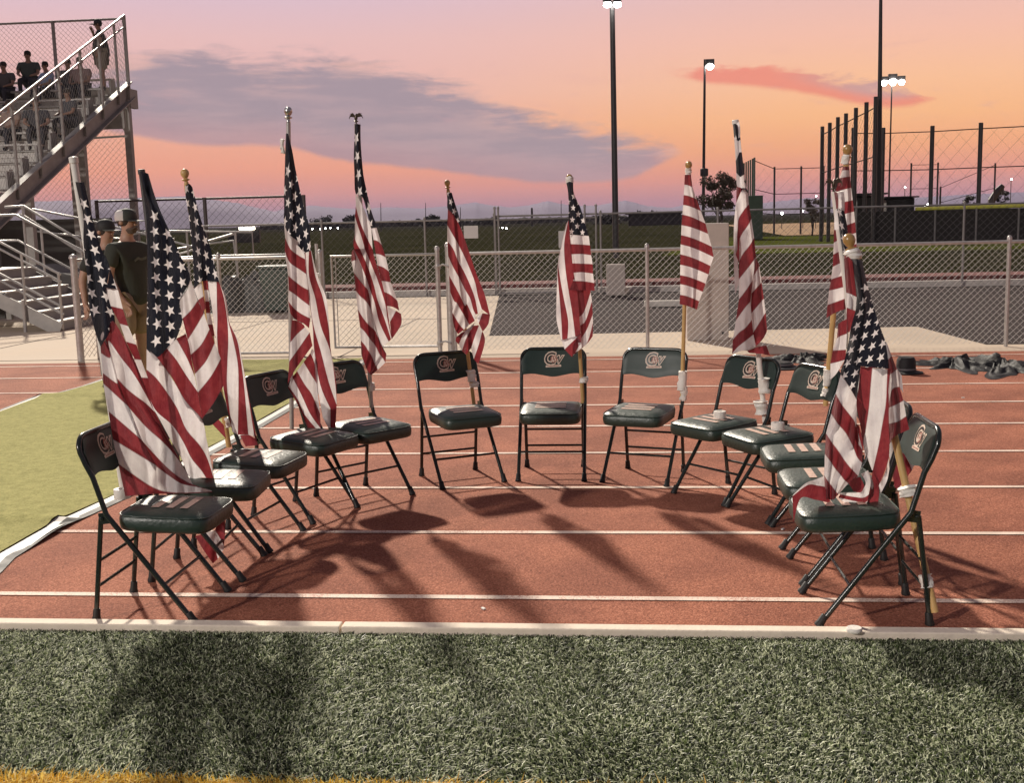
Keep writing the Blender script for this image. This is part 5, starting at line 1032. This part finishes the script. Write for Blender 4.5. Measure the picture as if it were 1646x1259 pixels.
def person(label, loc, rz, H, J, shirt, shorts, skin=None, cap=None, hairc=(.03, .02, .015), fingers=True, group=None, hat_brim=None, beard=False, sleeves=True, legs_bare=True, socks=None, sc=1.0, wide=1.0):
    """J: joint positions in units of body height, local frame, facing +x, z up, origin at the feet"""
    skin = skin or m_skin; root = empty('person', loc, rz, label, 'person', group); h = H
    def p(k): v = J[k]; return (v[0]*h, v[1]*h*(wide if k[:4] not in ('head', 'neck') else 1), v[2]*h)
    jt = {}; ed = []
    def add(k, v, r_, par=None): jt[k] = (v, r_ if isinstance(r_, tuple) else r_*h); (ed.append((par, k)) if par else None)
    add('pelvis', p('pelvis'), (.060*h, .080*h)); add('belly', tuple((a*.5+b*.5) for a, b in zip(p('pelvis'), p('chest'))), (.062*h, .078*h), 'pelvis'); add('chest', p('chest'), (.062*h, .088*h), 'belly'); add('neckb', p('neck'), .036, 'chest')
    hd = p('head'); add('neck2', tuple(a*.6+b*.4 for a, b in zip(p('neck'), hd)), .032, 'neckb'); add('jaw', (hd[0]+.008*h, hd[1], hd[2]-.028*h), (.042*h, .038*h), 'neck2'); add('skull', (hd[0]-.004*h, hd[1], hd[2]+.022*h), (.052*h, .046*h), 'jaw'); add('crown', (hd[0]-.006*h, hd[1], hd[2]+.048*h), .030, 'skull')
    for s, q in (('l', 1), ('r', -1)):
        add('sh'+s, p('sh'+s), .036, 'chest'); add('el'+s, p('el'+s), .025, 'sh'+s); add('wr'+s, p('wr'+s), .016, 'el'+s)
        W_ = Vector(p('wr'+s)); E_ = Vector(p('el'+s)); d_ = (W_-E_).normalized(); pm = W_+d_*.035*h; add('pa'+s, tuple(pm), (.012*h, .022*h), 'wr'+s)
        if fingers:
            side = d_.cross(Vector((0, 1, 0))); side = side.normalized() if side.length > .2 else Vector((1, 0, 0)); up_ = d_.cross(side).normalized()
            for f in range(4):
                b0 = pm+d_*.018*h+side*(f-1.5)*.011*h; b1 = b0+d_*(.022-.003*abs(f-1.5))*h+up_*.004*h; b2 = b1+d_*.016*h+up_*.012*h
                add('f%s%da' % (s, f), tuple(b0), .0062, 'pa'+s); add('f%s%db' % (s, f), tuple(b1), .0054, 'f%s%da' % (s, f)); add('f%s%dc' % (s, f), tuple(b2), .0045, 'f%s%db' % (s, f))
            t0 = W_+d_*.02*h+side*.022*h; t1 = t0+d_*.022*h+side*.010*h; add('t%sa' % s, tuple(t0), .0066, 'wr'+s); add('t%sb' % s, tuple(t1), .005, 't%sa' % s)
        add('hi'+s, p('hi'+s), .05, 'pelvis'); add('kn'+s, p('kn'+s), .033, 'hi'+s); add('an'+s, p('an'+s), .021, 'kn'+s); A = Vector(p('an'+s)); add('to'+s, (A.x+.07*h, A.y, A.z-.012*h), (.018*h, .024*h), 'an'+s)
    body = skin_mesh('body', jt, ed, skin, root)
    # face: eyes, nose, mouth, ears
    f = MB(); hx, hy, hz = hd
    f.tube([(hx+.040*h, hy, hz+.010*h), (hx+.056*h, hy, hz-.012*h), (hx+.046*h, hy, hz-.016*h)], [.004*h, .009*h, .005*h], 6)
    for s in (-1, 1): f.lathe([(.001, -.012*h), (.010*h, -.008*h), (.013*h, 0), (.010*h, .010*h), (.001, .013*h)], (hx-.004*h, hy+s*.046*h, hz), 8, (.2, 0, 1))
    f.build('nose_and_ears', skin, root, smooth=True)
    e = MB()
    for s in (-1, 1): e.lathe([(.001, -.0045*h), (.0045*h, 0), (.001, .0045*h)], (hx+.043*h, hy+s*.017*h, hz+.010*h), 8)
    e.box((hx+.046*h, hy, hz-.033*h), (.006*h, .026*h, .004*h)); e.build('eyes_and_mouth', mat('eye_dark', (.03, .02, .02), .4), root, smooth=True)
    if beard: MB().lathe([(.004*h, -.03*h), (.024*h, -.026*h), (.034*h, -.006*h), (.030*h, .004*h)], (hx+.021*h, hy, hz-.032*h), 12).tube([(hx+.044*h, hy-.02*h, hz-.036*h), (hx+.052*h, hy, hz-.023*h), (hx+.044*h, hy+.02*h, hz-.036*h)], .006*h, 6).build('beard', mat('beard_grey', (.10, .07, .055), .9, .3, 60), root, smooth=True)
    hair = MB().lathe([(.001, .062*h), (.030*h, .058*h), (.047*h, .040*h), (.053*h, .015*h), (.050*h, -.012*h), (.044*h, -.03*h)], (hx-.010*h, hy, hz+.014*h), 16); hair.build('hair', mat('hair_%d' % int(hairc[0]*1000), hairc, .7, .3, 60), root, smooth=True)
    if cap:
        c1_, c2_, brim = cap
        cm = MB().lathe([(.055*h, .012*h), (.057*h, .030*h), (.052*h, .056*h), (.034*h, .074*h), (.001, .080*h)], (hx-.004*h, hy, hz), 20); co = cm.build('cap', mat('cap_%d' % int(c1_[0]*1000), c1_, .7, .15, 40), root, smooth=True)
        if c2_: MB().lathe([(.0575*h, .012*h), (.0595*h, .030*h), (.0545*h, .056*h), (.040*h, .070*h)], (hx-.011*h, hy, hz), 20).build('cap_mesh_back', mat('cap_white', c2_, .7, .1, 60), co, smooth=True)
        bv = []; 
        for k in range(9): a = R(-62+15.5*k); bv += [(hx-.004*h+math.cos(a)*.052*h, hy+math.sin(a)*.052*h, hz+.017*h), (hx+.006*h+math.cos(a)*.118*h*(.62+.38*math.cos(a)), hy+math.sin(a)*.056*h, hz+.010*h)]
        B2 = [(x, y, z-.003*h) for x, y, z in bv]; nb = len(bv); fs = []
        for k in range(8): fs += [(2*k, 2*k+1, 2*k+3, 2*k+2), (nb+2*k, nb+2*k+2, nb+2*k+3, nb+2*k+1), (2*k+1, nb+2*k+1, nb+2*k+3, 2*k+3)]
        MB().add(bv+B2, fs).build('cap_brim', mat('brim_%d' % int(brim[0]*1000), brim, .7, .1, 40), co, smooth=True)
    # shirt
    st = {}; es = []
    st['hem'] = (tuple(Vector(p('pelvis'))+Vector((0, 0, -.07*h if J['pelvis'][2] > .4 else 0))), (.105*h*wide, .108*h*wide)); st['pelvis'] = (tuple(Vector(p('pelvis'))+Vector((0, 0, .02*h))), (.098*h*wide, .104*h*wide)); mid = tuple((a*.5+b*.5) for a, b in zip(p('pelvis'), p('chest'))); st['belly'] = (mid, (.092*h*wide, .102*h*wide)); st['chest'] = (p('chest'), (.078*h*wide, .104*h*wide)); n_ = Vector(p('neck')); cst = Vector(p('chest')); st['neck'] = (tuple(cst.lerp(n_, .92)), .044*h); es = [('hem', 'pelvis'), ('pelvis', 'belly'), ('belly', 'chest'), ('chest', 'neck')]
    for s in 'lr': a, b = Vector(p('sh'+s)), Vector(p('el'+s)); st['s'+s] = (tuple(a+Vector((0, 0, -.012*h))), .046*h*wide); st['e'+s] = (tuple(a.lerp(b, .72 if sleeves is True else .95)), .044*h*wide); es += [('chest', 's'+s), ('s'+s, 'e'+s)]
    skin_mesh('shirt', st, es, mat('shirt_%d_%d' % (int(shirt[0]*1000), int(shirt[2]*1000)), shirt, .85, .15, 8, .8, 12), root)
    if beard: MB().add([(cst.x+.088*h, cst.y+y_*h, cst.z+z_*h) for y_, z_ in ((-.05, -.012), (-.02, .004), (.01, -.004), (.05, .006), (.048, -.010), (.01, -.018), (-.02, -.012), (-.045, -.024))], [tuple(range(8))]).build('shirt_print', mat('shirt_print', (.10, .11, .09), .8, .3, 60), root, recalc=False)
    sh = {'p': (tuple(Vector(p('pelvis'))+Vector((0, 0, .012*h))), (.074*h*wide, .094*h*wide))}; es = []
    for s in 'lr': a, b = Vector(p('hi'+s)), Vector(p('kn'+s)); sh['h'+s] = (tuple(a), .066*h*wide); sh['k'+s] = (tuple(a.lerp(b, .95 if legs_bare else 1)), .056*h*wide if legs_bare else .040*h); es += [('p', 'h'+s), ('h'+s, 'k'+s)]
    if not legs_bare:
        for s in 'lr': b, c = Vector(p('kn'+s)), Vector(p('an'+s)); sh['a'+s] = (tuple(b.lerp(c, .92)), .030*h); es.append(('k'+s, 'a'+s))
    skin_mesh('shorts' if legs_bare else 'trousers', sh, es, mat('pants_%d' % int(shorts[0]*1000), shorts, .85, .15, 8, .6, 14), root)
    for s in 'lr':
        A = Vector(p('an'+s)); q = {'a': (tuple(A+Vector((-.012*h, 0, .012*h))), .028*h), 'b': ((A.x+.02*h, A.y, max(.016*h, A.z-.012*h)), (.022*h, .028*h)), 'c': ((A.x+.082*h, A.y, max(.014*h, A.z-.018*h)), (.017*h, .027*h))}
        skin_mesh('shoe', q, [('a', 'b'), ('b', 'c')], mat('shoe_dark', (.04, .045, .05), .6, .2, 20), root)
        if socks: B_ = A.lerp(Vector(p('kn'+s)), .5); skin_mesh('sock', {'a': (tuple(A), .026*h), 'b': (tuple(B_), .034*h)}, [('a', 'b')], mat('sock_grey', socks, .9, .1, 30), root)
    return root
STAND = dict(pelvis=(0, 0, .52), chest=(0, 0, .735), neck=(0, 0, .83), head=(.012, 0, .925), shl=(0, .115, .795), ell=(-.01, .155, .62), wrl=(.02, .165, .47), shr=(0, -.115, .795), elr=(-.01, -.155, .62), wrr=(.02, -.165, .47), hil=(0, .052, .49), knl=(.005, .06, .28), anl=(-.015, .065, .045), hir=(0, -.052, .49), knr=(.005, -.06, .28), anr=(-.015, -.065, .045))
SIT = dict(pelvis=(0, 0, .27), chest=(.02, 0, .475), neck=(.03, 0, .57), head=(.05, 0, .665), shl=(.02, .115, .535), ell=(.09, .14, .38), wrl=(.21, .08, .34), shr=(.02, -.115, .535), elr=(.09, -.14, .38), wrr=(.21, -.08, .34), hil=(.03, .052, .26), knl=(.25, .075, .27), anl=(.24, .075, .04), hir=(.03, -.052, .26), knr=(.25, -.075, .27), anr=(.24, -.075, .04))
P1 = at(219, 600, 11.9); J1 = dict(STAND); J1.update(elr=(-.0, -.160, .63), wrr=(.05, -.12, .50), ell=(0, .16, .63), wrl=(.05, .12, .5), head=(.015, 0, .925))
person('bearded man in a white backed trucker cap and dark olive shirt, behind the left flags', (P1.x, 11.9, 0), R(-18), 1.90, J1, (.035, .038, .028), (.26, .19, .13), cap=((.035, .04, .032), (.55, .52, .5), (.045, .045, .04)), beard=True)
P2 = at(192, 600, 12.35); J2 = dict(STAND); J2.update(elr=(-.03, -.165, .64), wrr=(.0, -.175, .50))
person('man in a black cap half hidden behind the bearded man in the trucker cap', (P2.x, 12.25, 0), R(-28), 1.80, J2, (.028, .03, .026), (.04, .045, .05), cap=((.02, .02, .02), None, (.12, .12, .10)), socks=(.25, .26, .25))
# crowd on the bleachers
def on_row(x, y, i): yy = 24.4+.72*i+.25; P_ = at(x, y, yy); return P_.x, yy, slope_z(24.4+.72*i)+.04
X_, Y_, Z_ = on_row(168, 115, 9); J3 = dict(STAND); J3.update(elr=(.05, -.15, .66), wrr=(.10, -.06, .83), ell=(-.02, .17, .66), wrl=(.03, .13, .52), head=(.018, 0, .925))
person('stout man in a cap standing at the top corner of the bleachers', (X_, 31.0, slope_z(31)+.1), R(200), 1.86, J3, (.05, .055, .06), (.24, .21, .17), skin=m_skind, cap=((.03, .03, .03), None, (.04, .04, .04)), wide=1.35)
for i, (x, row, col, lab, hc) in enumerate(((127, 8, (.16, .11, .10), 'person with long dark hair sitting alone right of the top rows, behind the handrail', .02), (106, 8, (.03, .03, .035), 'small dark clothed person low behind the handrail near the top row', .022), (72, 8, (.30, .40, .58), 'person in a light blue shirt sitting on a high row of the bleachers', .024), (43, 9, (.035, .045, .04), 'person with short hair and dark green shirt sitting on the top row', .026), (3, 8, (.05, .045, .045), 'dark clothed person at the left edge near the top row', .028), (104, 5, (.04, .04, .045), 'dark clothed person seated mid way down behind the handrail', .03), (48, 4, (.03, .032, .035), 'person in black seated on a middle row holding a dark bag', .032), (8, 4, (.22, .16, .13), 'person in a tan shirt seated at the left edge on a middle row', .034))):
    X_, Y_, Z_ = on_row(x, 120, row); person(lab, (X_, Y_+.18, Z_), R(-95+25*math.sin(i*2.3)), 1.74-.05*(i % 3), SIT, (col if i == 2 else tuple(c_*1.7+.02 for c_ in col)), (.05, .05, .06), skin=m_skind, hairc=(hc, .02, .015), fingers=False, wide=1.12, group='people sitting on the bleachers', legs_bare=False)

# ================================================================== HAZE
hz = MB().box((0, 2900, 73), (12400, 6600, 160)); ho = hz.build('haze', []); hm = bpy.data.materials.new('haze'); hm.use_nodes = True; hm.node_tree.nodes.clear()
pv = hm.node_tree.nodes.new('ShaderNodeVolumePrincipled'); pv.inputs['Color'].default_value = (.72, .70, .90, 1); pv.inputs['Density'].default_value = .00008
oo = hm.node_tree.nodes.new('ShaderNodeOutputMaterial'); hm.node_tree.links.new(pv.outputs[0], oo.inputs['Volume']); ho.data.materials.append(hm); tag(ho, kind='stuff')
